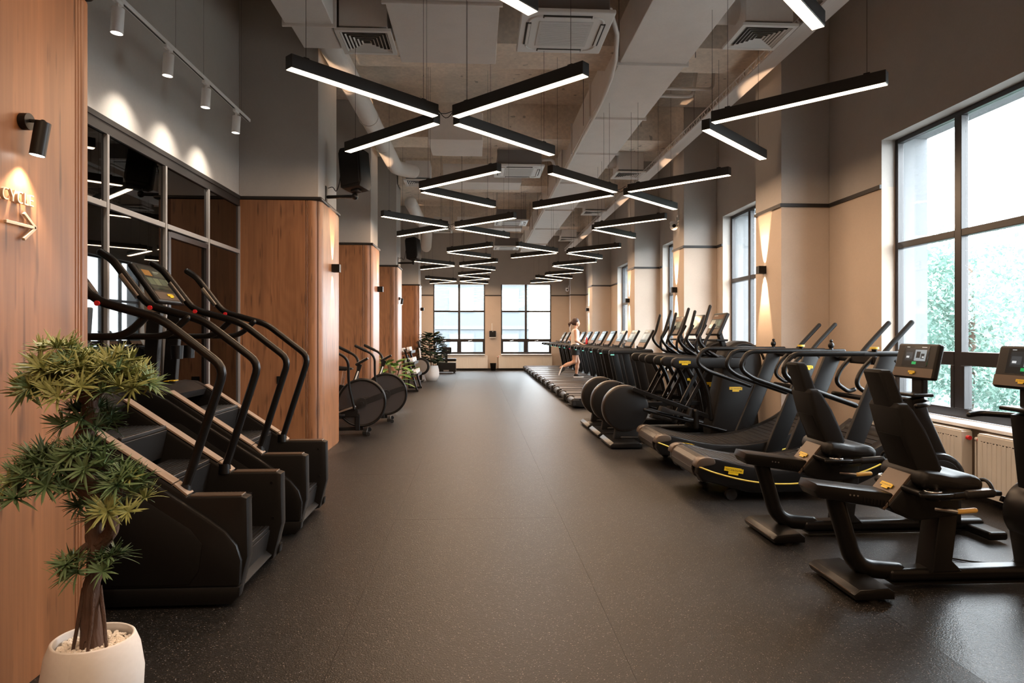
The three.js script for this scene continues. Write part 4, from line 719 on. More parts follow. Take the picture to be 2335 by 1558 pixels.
// ---------------------------------------------------------------- row of twelve treadmills
{
  const x0 = 1.86, t = thing('treadmill', 'black treadmill with upright screen next to the cross trainers', 'treadmill', x0, 0, 13.25, 'row of treadmills');
  const q = (p) => p.map(([x, y]) => [x - x0, y]);
  mesh('deck', prism(q([[1.95, 0.05], [1.93, 0.17], [3.6, 0.19], [3.9, 0.19], [3.9, 0.04], [2.05, 0.03]]), -0.42, 0.42, 0.012), M.blackMatte, t);
  mesh('rear_roller', cyl(0.075, 0.075, 0.60, 0.085, 0.115, 0, 'z', 20), M.graphite, t);
  mesh('belt', rbox(1.62, 0.012, 0.56, 0.93, 0.192, 0, 0.004), M.belt, t);
  for (const s of [1, -1]) {
    mesh('side_rail', rbox(1.72, 0.03, 0.12, 0.92, 0.20, s * 0.355, 0.01), M.railTop, t);
    mesh('end_cap', rbox(0.17, 0.16, 0.115, 0.085, 0.115, s * 0.36, 0.04, 0, 0, 0, 3), M.graphite, t);
    mesh('upright', prism(q([[3.46, 0.2], [3.28, 1.06], [3.50, 1.06], [3.70, 0.2]]), s > 0 ? 0.33 : -0.42, s > 0 ? 0.42 : -0.33, 0.02, 0.5), M.panelDark, t);
    mesh('arm', rbox(0.88, 0.095, 0.085, 3.06 - x0, 1.115, s * 0.36, 0.035, 0, 0, 0, 4), M.panelDark, t);
    mesh('arm_tip', rbox(0.10, 0.08, 0.10, 2.66 - x0, 1.10, s * 0.36, 0.015), M.black, t);
  }
  mesh('status_light', box(0.07, 0.012, 0.006, 2.67 - x0, 1.057, 0.412), M.green, t);
  mesh('motor_cover', prism(q([[3.46, 0.19], [3.52, 0.30], [3.85, 0.28], [3.92, 0.18]]), -0.32, 0.32, 0.015), M.blackSatin, t);
  mesh('cross_bar', rbox(0.2, 0.10, 0.72, 3.40 - x0, 1.115, 0, 0.03), M.panelDark, t);
  mesh('tray', rbox(0.16, 0.03, 0.5, 3.28 - x0, 1.165, 0, 0.01), M.black, t);
  for (const z of [-0.26, 0.26]) mesh('joystick', [cyl(0.012, 0.016, 0.05, 3.2 - x0, 1.19, z), ball(0.016, 3.2 - x0, 1.22, z)], M.black, t);
  const con = new THREE.Group(); con.name = 'console'; con.position.set(3.44 - x0, 1.365, 0); con.rotation.y = -Math.PI / 2; t.add(con);
  const e = new THREE.Euler(-0.5, 0, 0);
  for (const m of [mesh('case', rbox(0.56, 0.42, 0.05, 0, 0, 0, 0.018), M.black, con), mesh('screen', box(0.52, 0.28, 0.004, 0, 0.055, 0.0255), screenRun, con), mesh('chin', box(0.52, 0.09, 0.003, 0, -0.145, 0.0255), M.strip, con)]) m.rotation.copy(e);
  plate(t, 0.12, 0.33, 0.12, 0.424);
  for (let k = 1; k < 12; k++) {
    const c = copyOf(t, x0, 0, 13.25 + 1.165 * k, k === 5 ? 'black treadmill with red status light under the running woman' : k === 11 ? 'last black treadmill of the row, against the end wall' : ['second', 'third', 'fourth', 'fifth', '', 'seventh', 'eighth', 'ninth', 'tenth', 'eleventh'][k - 1] + ' black treadmill of the row counted from the cross trainers');
    if (k === 5) c.children.find((m) => m.name === 'status_light').material = M.redGlow;
  }
}

// ---------------------------------------------------------------- running woman
{
  const ZR = 13.25 + 1.165 * 5, P = thing('person', 'woman in white sleeveless top and black shorts running on treadmill', 'person', 2.86, 0.2, ZR);
  const smin = (a, b, k) => { const h = Math.max(0, Math.min(1, 0.5 + 0.5 * (b - a) / k)); return b + (a - b) * h - k * h * (1 - h); };
  const cap = (p, a, b, r0, r1) => { const ax = b[0] - a[0], ay = b[1] - a[1], az = b[2] - a[2], px = p[0] - a[0], py = p[1] - a[1], pz = p[2] - a[2], h = Math.max(0, Math.min(1, (px * ax + py * ay + pz * az) / (ax * ax + ay * ay + az * az))); return Math.hypot(px - ax * h, py - ay * h, pz - az * h) - (r0 + (r1 - r0) * h); };
  function blob(bones, lo, hi, n, k, extra) {
    const mc = new MarchingCubes(n, M.skin, false, false, 120000), c = lo.map((v, i) => (v + hi[i]) / 2), s = Math.max(...hi.map((v, i) => v - lo[i])) / 2;
    for (let z = 0; z < n; z++) for (let y = 0; y < n; y++) for (let x = 0; x < n; x++) {
      const p = [c[0] + s * (x - n / 2) / (n / 2), c[1] + s * (y - n / 2) / (n / 2), c[2] + s * (z - n / 2) / (n / 2)]; let d = 9;
      for (const [a, b, r0, r1] of bones) { const e = cap(p, a, b, r0, r1); d = e < d + k && d < e + k ? smin(d, e, k) : Math.min(d, e); }
      if (extra) d = extra(d, p);
      mc.field[x + y * n + z * n * n] = -d;
    }
    mc.isolation = 0; mc.update();
    const g = new THREE.BufferGeometry(), pos = new Float32Array(mc.count * 3);
    for (let i = 0; i < mc.count; i++) for (let j = 0; j < 3; j++) pos[i * 3 + j] = c[j] + s * mc.positionArray[i * 3 + j];
    g.setAttribute('position', new THREE.BufferAttribute(pos, 3)); g.setAttribute('normal', new THREE.BufferAttribute(mc.normalArray.slice(0, mc.count * 3), 3)); return g;
  }
  // x forward, y up, z towards the camera (her right side)
  const hipR = [-0.01, 0.86, 0.085], hipL = [-0.01, 0.86, -0.085], kneeR = [-0.02, 0.47, 0.09], heelR = [-0.42, 0.30, 0.09], kneeL = [0.10, 0.46, -0.08], heelL = [0.06, 0.10, -0.08];
  const shR = [0.0, 1.37, 0.165], shL = [0.02, 1.37, -0.165], elR = [0.005, 1.08, 0.21], haR = [0.22, 0.965, 0.19], elL = [-0.10, 1.12, -0.22], haL = [0.12, 1.05, -0.2];
  const torso = [[[0, 0.88, 0.06], [0, 0.88, -0.06], 0.115, 0.115], [[0, 0.9, 0], [0.01, 1.08, 0], 0.11, 0.105], [[0.01, 1.08, 0.035], [0.015, 1.30, 0.06], 0.095, 0.10], [[0.01, 1.08, -0.035], [0.015, 1.30, -0.06], 0.095, 0.10], [[0.005, 1.36, 0.12], [0.015, 1.36, -0.12], 0.06, 0.06]];
  const arms = [[shR, elR, 0.05, 0.038], [elR, haR, 0.038, 0.026], [shL, elL, 0.05, 0.038], [elL, haL, 0.038, 0.026]];
  const legs = [[hipR, kneeR, 0.095, 0.058], [kneeR, [-0.26, 0.375, 0.09], 0.056, 0.052], [[-0.2, 0.4, 0.09], heelR, 0.054, 0.036], [hipL, kneeL, 0.095, 0.058], [kneeL, [0.075, 0.30, -0.08], 0.055, 0.052], [[0.08, 0.32, -0.08], heelL, 0.053, 0.036]];
  const neck = [[[0.01, 1.38, 0], [0.035, 1.50, 0], 0.055, 0.048]];
  const hd = [0.055, 1.60, 0];
  const head = [[[0.035, 1.635, 0], [0.05, 1.60, 0], 0.092, 0.088], [[0.07, 1.56, 0], [0.085, 1.53, 0], 0.062, 0.045], [[0.13, 1.585, 0], [0.155, 1.572, 0], 0.012, 0.013], [[0.128, 1.545, -0.015], [0.128, 1.545, 0.015], 0.012, 0.012], [[0.045, 1.59, 0.088], [0.04, 1.57, 0.09], 0.018, 0.012], [[0.045, 1.59, -0.088], [0.04, 1.57, -0.09], 0.018, 0.012]];
  const fingers = (h, dx, dy) => { const out = [[h, [h[0] + dx * 0.06, h[1] + dy * 0.06, h[2]], 0.028, 0.026]]; for (let i = 0; i < 4; i++) { const z = h[2] + (i - 1.5) * 0.017, b = [h[0] + dx * 0.075, h[1] + dy * 0.075, z], m = [b[0] + 0.028 - i * 0.002, b[1] - 0.012, z], e = [m[0] - 0.006, m[1] - 0.028, z]; out.push([b, m, 0.0095, 0.009], [m, e, 0.009, 0.008]); } out.push([[h[0] + dx * 0.02, h[1] + 0.01, h[2] + 0.02], [h[0] + dx * 0.07, h[1] + 0.018, h[2] + 0.034], 0.011, 0.009]); return out; };
  const body = blob([...torso.map(([a, b, r, s]) => [a, b, r - 0.012, s - 0.012]), ...arms, ...legs, ...neck], [-0.9, -0.02, -0.9], [0.9, 1.78, 0.9], 110, 0.035);
  const hg = blob([...head, neck[0]], [-0.13, 1.42, -0.14], [0.2, 1.75, 0.14], 56, 0.02), h1 = blob(fingers(haR, 0.8, -0.35), [0.15, 0.84, 0.1], [0.38, 1.05, 0.3], 44, 0.006), h2 = blob(fingers(haL, 0.8, -0.2), [0.04, 0.93, -0.3], [0.28, 1.14, -0.1], 44, 0.006);
  mesh('body', [body, hg, h1, h2], M.skin, P);
  mesh('tank_top', blob(torso.map(([a, b, r, s]) => [a, b, r + 0.012, s + 0.012]), [-0.4, 0.78, -0.4], [0.4, 1.5, 0.4], 60, 0.05, (d, p) => Math.max(d, 0.90 - p[1] + 0.02 * Math.sin(p[2] * 30), p[1] - 1.425, Math.abs(p[2]) - 0.165 - (1.30 - p[1]) * 0.25)), M.shirt, P);
  mesh('shorts', blob([[[0, 0.90, 0.05], [0, 0.90, -0.05], 0.125, 0.125], [hipR, kneeR, 0.118, 0.10], [hipL, kneeL, 0.118, 0.10]], [-0.35, 0.55, -0.35], [0.35, 1.1, 0.35], 56, 0.03, (d, p) => Math.max(d, 0.665 - p[1], p[1] - 0.985)), M.shoe, P);
  mesh('hair', blob([[[0.02, 1.655, 0], [0.0, 1.61, 0], 0.103, 0.100], [[-0.05, 1.60, 0], [-0.10, 1.615, 0], 0.03, 0.022], [[-0.10, 1.615, 0], [-0.16, 1.57, 0], 0.03, 0.036], [[-0.16, 1.57, 0], [-0.165, 1.49, 0], 0.034, 0.012]], [-0.24, 1.42, -0.17], [0.16, 1.80, 0.17], 60, 0.02, (d, p) => Math.max(d, (p[0] - 0.085) + (1.60 - p[1]) * 0.55, p[0] > -0.06 ? 1.535 - p[1] : -1)), M.hair, P);
  for (const [h, ang] of [[heelR, -1.95], [heelL, 0]]) {
    const s = new THREE.Group(); s.name = 'shoe'; P.add(s); s.position.set(h[0], h[1] - (ang ? 0.02 : 0.10), h[2]); s.rotation.z = ang;
    const up = smooth([[-0.07, 0.02], [-0.075, 0.09], [-0.03, 0.12], [0.03, 0.105], [0.10, 0.06], [0.185, 0.045], [0.20, 0.02]], 36); mesh('upper', prism(up.map(([x, y]) => [x, Math.max(0.02, y)]), -0.038, 0.038, 0.015, 0.9), M.shoe, s);
    mesh('sole', prism(smooth([[-0.085, 0.004], [-0.08, 0.03], [0.0, 0.028], [0.2, 0.028], [0.215, 0.015], [0.18, 0.002], [0.0, 0.0]], 30), -0.042, 0.042, 0.008, 0.9), M.sole, s);
  }
  void hd;
  const b = thing('water_bottle', 'red drink bottle standing on the treadmill console', 'bottle', 3.20, 1.18, ZR - 0.05);
  mesh('bottle', lathe([[0, 0], [0.032, 0], [0.036, 0.02], [0.036, 0.13], [0.02, 0.16], [0.018, 0.17]]), M.bottle, b); mesh('cap', cyl(0.02, 0.02, 0.035, 0, 0.187, 0), M.red, b);
}

// ---------------------------------------------------------------- air bikes
{
  const x0 = -1.68, t = thing('air_bike', 'black fan air bike beside the oak pillar of the stair climbers', 'exercise bike', x0, 0, 9.75, 'air bikes');
  t.rotation.y = 0.12;
  const cy = 0.46, Rr = 0.335;
  const cage = mesh('fan_rim', [place(new THREE.TorusGeometry(Rr, 0.018, 8, 56), 0, cy, 0.065), place(new THREE.TorusGeometry(Rr, 0.018, 8, 56), 0, cy, -0.065), new THREE.CylinderGeometry(Rr, Rr, 0.12, 56, 1, true).rotateX(Math.PI / 2).translate(0, cy, 0)], M.blackDS, t);
  for (const s of [1, -1]) mesh('fan_cover', cyl(Rr - 0.012, Rr - 0.012, 0.004, 0, cy, s * 0.062, 'z', 48), M.fanCover, cage);
  mesh('hub', [cyl(0.075, 0.085, 0.19, 0, cy, 0, 'z', 24), cyl(0.03, 0.03, 0.24, 0, cy, 0, 'z', 14)], M.graphite, t);
  for (let k = 0; k < 8; k++) mesh('fan_blade', rbox(0.21, 0.006, 0.09, 0, 0, 0, 0.002).translate(0.19, 0, 0).rotateX(0.5).rotateZ(k * Math.PI / 4).translate(0, cy, 0), M.blackMatte, t);
  for (const s of [1, -1]) mesh('cage_brace', bar([0.06, cy + 0.02, s * 0.075], [0.31, cy + 0.11, s * 0.075], 0.012, 0.075), M.graphite, t);
  mesh('front_post', [bar([-0.06, 0.06, 0], [-0.06, 0.30, 0], 0.2, 0.07), bar([-0.13, 0.7, 0], [-0.02, 1.02, 0], 0.05, 0.05)], M.black, t);
  mesh('main_frame', [bar([-0.05, 0.32, 0.1], [-0.85, 0.30, 0.06], 0.04, 0.11), bar([-0.05, 0.32, -0.1], [-0.85, 0.30, -0.06], 0.04, 0.11), bar([-0.82, 0.1, 0], [-0.72, 0.62, 0], 0.07, 0.08), bar([-0.9, 0.08, 0], [0.02, 0.08, 0], 0.06, 0.05), bar([-0.05, cy + Rr, 0], [-0.12, 0.72, 0], 0.06, 0.07)], M.black, t);
  mesh('seat_post', bar([-0.72, 0.6, 0], [-0.68, 0.86, 0], 0.04, 0.05), M.chrome, t);
  mesh('saddle', prism(smooth([[-0.84, 0.88], [-0.82, 0.93], [-0.70, 0.925], [-0.56, 0.905], [-0.54, 0.88], [-0.68, 0.86]], 30), -0.1, 0.1, 0.03, 0.9), M.leather, t);
  for (const [z, x] of [[0.0, 0.05], [-0.0, -0.95]]) { const f = mesh('stabiliser', bar([x, 0.05, -0.27], [x, 0.05, 0.27], 0.06, 0.05), M.black, t); for (const s of [1, -1]) mesh('wheel', cyl(0.03, 0.03, 0.035, x + 0.05, 0.03, s * 0.24, 'z', 14), M.rubber, f); void z; }
  for (const s of [1, -1]) {
    mesh('lever_arm', pipe([[-0.1, 0.38, s * 0.14], [-0.13 - s * 0.05, 0.75, s * 0.17], [-0.12 - s * 0.06, 1.12, s * 0.24], [-0.36 - s * 0.06, 1.24, s * 0.27]], 0.02, 0.12, 10, 40), M.black, t);
    mesh('hand_grip', pipe([[-0.26 - s * 0.06, 1.19, s * 0.26], [-0.42 - s * 0.06, 1.27, s * 0.28]], 0.024, 0.02, 10), M.rubber, t);
    mesh('pedal', [bar([-0.42, 0.33, s * 0.12], [-0.42 + s * 0.12, 0.26 + s * 0.05, s * 0.14], 0.02, 0.03), rbox(0.1, 0.025, 0.09, -0.42 + s * 0.14, 0.25 + s * 0.05, s * 0.19, 0.008)], M.rubber, t);
    mesh('rod', bar([-0.08, 0.42, s * 0.145], [-0.4, 0.31, s * 0.13], 0.012, 0.025), M.steel, t);
  }
  mesh('console', rbox(0.2, 0.035, 0.2, 0.0, 1.06, 0, 0.012, 0, 0, 0.5), M.black, t); mesh('console_screen', box(0.13, 0.003, 0.12, -0.008, 1.079, 0, 0, 0, 0.5), M.plasticGrey, t);
  mesh('stripe', bar([-0.113, 0.74, 0.028], [-0.05, 0.92, 0.028], 0.004, 0.02), M.plastic, t);
  const c = copyOf(t, -1.52, 0, 11.15, 'black fan air bike in front of the leafy floor plant'); c.rotation.y = 0.12;
}

// ---------------------------------------------------------------- potted bonsai by the lettered pillar
function leafGeo(len, wid, bend) {   // narrow leaf along +x, 5 spans
  const pos = [], n = 4; const P = [];
  for (let i = 0; i <= n; i++) { const u = i / n, w = wid * Math.sin(Math.PI * Math.min(0.98, 0.12 + 0.86 * u)) * (u > 0.98 ? 0.1 : 1); P.push([[len * u, -bend * u * u * len, -w / 2], [len * u, -bend * u * u * len + wid * 0.12, 0], [len * u, -bend * u * u * len, w / 2]]); }
  for (let i = 0; i < n; i++) for (const k of [0, 1]) { const a = P[i][k], b = P[i][k + 1], c = P[i + 1][k], d = P[i + 1][k + 1]; pos.push(...a, ...b, ...c, ...b, ...d, ...c); }
  const g = new THREE.BufferGeometry(); g.setAttribute('position', new THREE.Float32BufferAttribute(pos, 3)); g.computeVertexNormals(); return g;
}
function tuft(n, len) {
  const out = [];
  for (let i = 0; i < n; i++) { const g = leafGeo(len * rr(0.75, 1.15), len * 0.135, rr(0.0, 0.45)); place(g, 0, 0, 0, 0, 0, rr(0.05, 1.25) * (i % 4 ? 0.8 : 1)); place(g, 0, 0, 0, 0, i * 2.399 + rr(-0.2, 0.2)); out.push(g); }
  return merge(out);
}
{
  const bx = -1.42, bz = 2.52, t = thing('potted_bonsai', 'potted bonsai tree with twisted trunk in a white bowl by the oak pillar', 'plant', bx, 0, bz);
  const pr = [[0, 0.0], [0.12, 0.0], [0.155, 0.03], [0.178, 0.12], [0.182, 0.2], [0.168, 0.29], [0.150, 0.335], [0.143, 0.340], [0.136, 0.335], [0.146, 0.29], [0.15, 0.27], [0, 0.27]];
  mesh('pot', lathe(pr, 56).scale(0.93, 0.97, 0.88), M.pot, t);
  mesh('soil', cyl(0.118, 0.118, 0.01, 0, 0.285, 0, 'y', 32), M.soil, t);
  { const N = 620, im = new THREE.InstancedMesh(new THREE.DodecahedronGeometry(0.0075, 0), M.pebble, N), m4 = new THREE.Matrix4(), q = new THREE.Quaternion(), e = new THREE.Euler(); im.name = 'pebbles'; im.userData.kind = 'stuff'; im.castShadow = im.receiveShadow = true;
    for (let i = 0; i < N; i++) { const r = 0.121 * Math.sqrt(rnd()), a = rnd() * 6.283, s = rr(0.7, 1.3); q.setFromEuler(e.set(rnd() * 6, rnd() * 6, rnd() * 6)); m4.compose(V(r * Math.cos(a) * 1.03, 0.292 + rr(0, 0.008), r * Math.sin(a) * 0.95), q, V(s, s * 0.7, s)); im.setMatrixAt(i, m4); } t.add(im); }
  function limb(pts, rad, seg = 40, rs = 12) {
    const c = new THREE.CatmullRomCurve3(pts.map((p) => V(...p))), g = new THREE.TubeGeometry(c, seg, 1, rs, false), p = g.attributes.position;
    for (let i = 0; i <= seg; i++) { const u = i / seg, cp = c.getPointAt(u), f = u * (rad.length - 1), k = Math.min(rad.length - 2, Math.floor(f)), r = rad[k] + (rad[k + 1] - rad[k]) * (f - k); for (let j = 0; j <= rs; j++) { const n = i * (rs + 1) + j, jj = j % rs, rj = r * (0.86 + 0.3 * hash(jj, (i / 2.5) | 0, 3)); p.setXYZ(n, cp.x + (p.getX(n) - cp.x) * rj, cp.y + (p.getY(n) - cp.y) * rj, cp.z + (p.getZ(n) - cp.z) * rj); } }
    g.computeVertexNormals(); return g;
  }
  // pixel rows of the photograph turned into heights at the tree's distance
  const trunk = [[-0.005, 0.29, 0], [-0.01, 0.40, 0.0], [0.0, 0.52, 0.01], [0.01, 0.64, 0], [0.0, 0.76, -0.01], [0.025, 0.84, 0], [-0.055, 0.93, 0.01], [-0.06, 1.02, 0], [-0.015, 1.12, 0], [-0.012, 1.28, 0]];
  mesh('trunk', limb(trunk, [0.040, 0.032, 0.027, 0.028, 0.032, 0.037, 0.036, 0.032, 0.027, 0.022], 60), M.bark, t);
  mesh('branch', limb([[0.015, 0.66, 0], [0.075, 0.74, 0.01], [0.05, 0.80, 0], [0.085, 0.86, 0], [0.10, 0.93, 0]], [0.026, 0.024, 0.02, 0.016, 0.01], 26), M.bark, t);
  for (const p of [[[-0.055, 0.96, 0], [-0.12, 0.99, 0.02], [-0.21, 0.97, 0.03]], [[-0.015, 1.2, 0], [-0.10, 1.27, 0.01], [-0.17, 1.29, 0]], [[-0.015, 1.2, 0], [0.06, 1.27, 0], [0.13, 1.29, 0.02]], [[0.0, 0.68, 0], [-0.03, 0.66, 0.03], [-0.05, 0.63, 0.04]], [[0.01, 0.63, 0], [0.06, 0.62, 0.03]]]) mesh('branch', limb(p, [0.018, 0.012, 0.007], 14, 8), M.bark, t);
  for (const [x, z, x1, z1] of [[-0.02, 0.02, -0.06, 0.045], [0.012, 0.025, 0.02, 0.07], [0.022, 0.0, 0.075, 0.03], [-0.02, -0.015, -0.065, -0.03]]) mesh('root', limb([[x, 0.52, z], [x * 1.2 + x1 * 0.15, 0.42, z * 1.2 + z1 * 0.15], [x1 * 0.75, 0.34, z1 * 0.75], [x1 * 0.85, 0.285, z1]], [0.009, 0.007, 0.005], 14, 7), M.bark, t);
  const pads = [ // [x, y, z, rx, ry, rz, tufts, palette]
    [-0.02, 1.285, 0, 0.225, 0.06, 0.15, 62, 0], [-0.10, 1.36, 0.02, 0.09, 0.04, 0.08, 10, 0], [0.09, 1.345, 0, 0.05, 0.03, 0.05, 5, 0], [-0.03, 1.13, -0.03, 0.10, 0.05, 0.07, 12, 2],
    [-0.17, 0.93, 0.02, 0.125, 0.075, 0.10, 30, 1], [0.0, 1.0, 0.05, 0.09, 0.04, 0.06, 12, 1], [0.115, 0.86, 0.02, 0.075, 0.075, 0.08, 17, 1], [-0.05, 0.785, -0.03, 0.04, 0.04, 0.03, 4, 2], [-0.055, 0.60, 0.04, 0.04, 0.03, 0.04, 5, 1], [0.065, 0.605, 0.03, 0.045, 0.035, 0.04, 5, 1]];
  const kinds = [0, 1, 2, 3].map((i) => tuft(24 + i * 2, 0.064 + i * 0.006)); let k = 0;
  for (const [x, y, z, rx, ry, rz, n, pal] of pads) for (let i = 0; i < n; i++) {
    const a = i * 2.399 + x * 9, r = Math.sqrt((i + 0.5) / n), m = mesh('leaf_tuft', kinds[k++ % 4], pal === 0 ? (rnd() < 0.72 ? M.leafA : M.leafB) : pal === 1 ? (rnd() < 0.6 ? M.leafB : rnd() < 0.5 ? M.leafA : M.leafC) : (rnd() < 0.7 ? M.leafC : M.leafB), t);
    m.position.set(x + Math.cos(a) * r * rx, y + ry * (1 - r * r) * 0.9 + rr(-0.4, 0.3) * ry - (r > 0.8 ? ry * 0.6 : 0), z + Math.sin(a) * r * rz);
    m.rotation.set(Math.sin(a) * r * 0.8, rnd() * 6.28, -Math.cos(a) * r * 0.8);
  }
}
// ---------------------------------------------------------------- raised lettering and arrow
{
  const font = await new FontLoader().loadAsync('fonts/droid/droid_sans_regular.typeface.json');
  const t = thing('wall_sign', 'raised lettering CYCLE with an arrow on the oak pillar', 'sign', XL, 1.90, 2.66);
  t.rotation.y = Math.PI / 2;
  let x = 0; for (const ch of 'CYCLE') { const g = new TextGeometry(ch, { font, size: 0.047, depth: 0.012, curveSegments: 8, bevelEnabled: false }); g.computeBoundingBox(); const w = g.boundingBox.max.x - g.boundingBox.min.x; g.translate(x - g.boundingBox.min.x, 0.082, 0.008); mesh('letter', g, M.letter, t); x += w + 0.0075; }
  const ar = [[0.02, -0.003, 0.196, -0.003], [0.196, -0.003, 0.125, 0.048], [0.196, -0.003, 0.125, -0.060]];
  for (const [a, b, c, d] of ar) mesh('arrow_stroke', bar([a, b, 0.014], [c, d, 0.014], 0.012, 0.013), M.letter, t);
}
// ---------------------------------------------------------------- radiators
function radiator(len, label, X, Z, turn, group, vx = 0) {
  const t = thing('radiator', label, 'radiator', X, 0.08, Z, group); t.rotation.y = turn; const h = 0.52;
  mesh('body', [rbox(len, h, 0.10, len / 2, h / 2, -0.02, 0.006)], M.radiator, t);
  const rib = merge(Array.from({ length: Math.floor(len / 0.05) - 1 }, (_, i) => rbox(0.026, h - 0.10, 0.012, 0.05 + i * 0.05, h / 2 - 0.005, 0.03, 0.005, 0, 0, 0, 1)));
  mesh('front_ribs', rib, M.radiator, t); mesh('top_grille', box(len - 0.02, 0.012, 0.09, len / 2, h + 0.004, -0.02), M.radiator, t);
  mesh('vent_row', merge(Array.from({ length: Math.floor(len / 0.033) - 2 }, (_, i) => box(0.018, 0.008, 0.003, 0.05 + i * 0.033, h - 0.055, 0.031))), M.slot, t);
  mesh('valve', [cyl(0.016, 0.016, 0.07, vx - 0.04, h - 0.05, -0.02, 'x', 14), cyl(0.008, 0.008, h - 0.05, vx - 0.09, h / 2 - 0.05, -0.03)], M.radiator, t); mesh('valve_cap', cyl(0.019, 0.019, 0.03, vx - 0.01, h - 0.05, -0.005, 'x', 14), M.red, t);
  return t;
}
radiator(1.4, 'white ribbed panel radiator under the window beside the recumbent bikes', 4.30, 6.98, -Math.PI / 2, null, 1.4 + 0.05);
radiator(1.3, 'white ribbed panel radiator under the window, partly behind the recumbent bikes', 4.30, 5.40, -Math.PI / 2);
radiator(1.6, 'white panel radiator under the window next to the cross trainers', 4.30, 11.3, -Math.PI / 2);
radiator(2.0, 'white ribbed panel radiator under the end window by the rubber plant', -1.55, ZF - 0.12, 0);
radiator(2.2, 'white ribbed panel radiator under the end window by the treadmills', 0.9, ZF - 0.12, 0);
// ---------------------------------------------------------------- things along the end wall and the wood pillars
{
  const b = thing('waste_bin', 'black waste bin between the two end-wall radiators', 'bin', 0.67, 0, ZF - 0.28);
  mesh('bucket', lathe([[0, 0], [0.095, 0], [0.13, 0.29], [0.135, 0.3], [0.125, 0.3], [0.09, 0.01]]), M.blackDS, b);
  const d = thing('wall_dispenser', 'black box on the wall between the end windows', 'dispenser', 0.655, 1.36, ZF - 0.001);
  mesh('case', rbox(0.28, 0.26, 0.13, 0, 0.13, 0.065, 0.03), M.black, d); mesh('tray', rbox(0.26, 0.03, 0.12, 0, -0.02, 0.06, 0.008), M.plastic, d); mesh('cable_cover', rbox(0.03, 0.3, 0.02, -0.03, 0.42, 0.01, 0.004), M.plastic, d); mesh('light', box(0.04, 0.012, 0.004, 0, 0.23, 0.131), M.plastic, d);
}
function leafPlant(name, label, X, Z, potR, potH, stemH, crownR, crownH, n, leafL, leafW, mat) {
  const t = thing(name, label, 'plant', X, 0, Z);
  mesh('pot', lathe([[0, 0], [potR * 0.72, 0], [potR, potH * 0.35], [potR * 0.97, potH * 0.7], [potR * 0.82, potH], [potR * 0.76, potH], [potR * 0.8, potH * 0.9], [0, potH * 0.9]]), M.pot, t);
  mesh('soil', cyl(potR * 0.78, potR * 0.78, 0.02, 0, potH * 0.9, 0), M.soil, t);
  for (const a of [0, 2.1, 4.2]) mesh('stem', pipe([[Math.cos(a) * 0.03, potH * 0.88, Math.sin(a) * 0.03], [Math.cos(a) * 0.05, stemH, Math.sin(a) * 0.05], [Math.cos(a) * crownR * 0.3, stemH + crownH * 0.8, Math.sin(a) * crownR * 0.3]], 0.013, 0.1, 7), M.bark, t);
  const lg = (() => { const pos = [], P = [], m = 5; for (let i = 0; i <= m; i++) { const u = i / m, w = leafW * Math.sin(Math.PI * Math.min(0.97, 0.06 + 0.9 * u)); P.push([[leafL * u, -0.25 * leafL * u * u, -w / 2], [leafL * u, -0.25 * leafL * u * u - leafW * 0.08, 0], [leafL * u, -0.25 * leafL * u * u, w / 2]]); } for (let i = 0; i < m; i++) for (const k of [0, 1]) { const a = P[i][k], b = P[i][k + 1], c = P[i + 1][k], d = P[i + 1][k + 1]; pos.push(...a, ...b, ...c, ...b, ...d, ...c); } const g = new THREE.BufferGeometry(); g.setAttribute('position', new THREE.Float32BufferAttribute(pos, 3)); g.computeVertexNormals(); return g; })();
  for (let i = 0; i < n; i++) { const m = mesh('leaf', lg, mat, t), a = i * 2.399, u = (i + 0.5) / n, r = crownR * (0.25 + 0.45 * Math.sin(Math.PI * Math.min(1, 0.15 + u * 0.85))); m.position.set(Math.cos(a) * r * 0.7, stemH + crownH * u, Math.sin(a) * r * 0.7); m.rotation.set(0, -a, rr(0.0, 0.7) * (u > 0.8 ? 1.4 : 1) - 0.15, 'YXZ'); const s = rr(0.75, 1.15); m.scale.set(s, s, s); }
  return t;
}
leafPlant('potted_plant', 'tall dark rubber plant in a white pot by the end window', -1.42, 20.95, 0.235, 0.48, 0.58, 0.62, 0.9, 230, 0.23, 0.19, M.leafDark);
leafPlant('potted_plant', 'leafy green floor plant in a white pot behind the air bikes', -1.66, 13.15, 0.24, 0.42, 0.5, 0.5, 0.45, 42, 0.27, 0.17, M.leafFig);
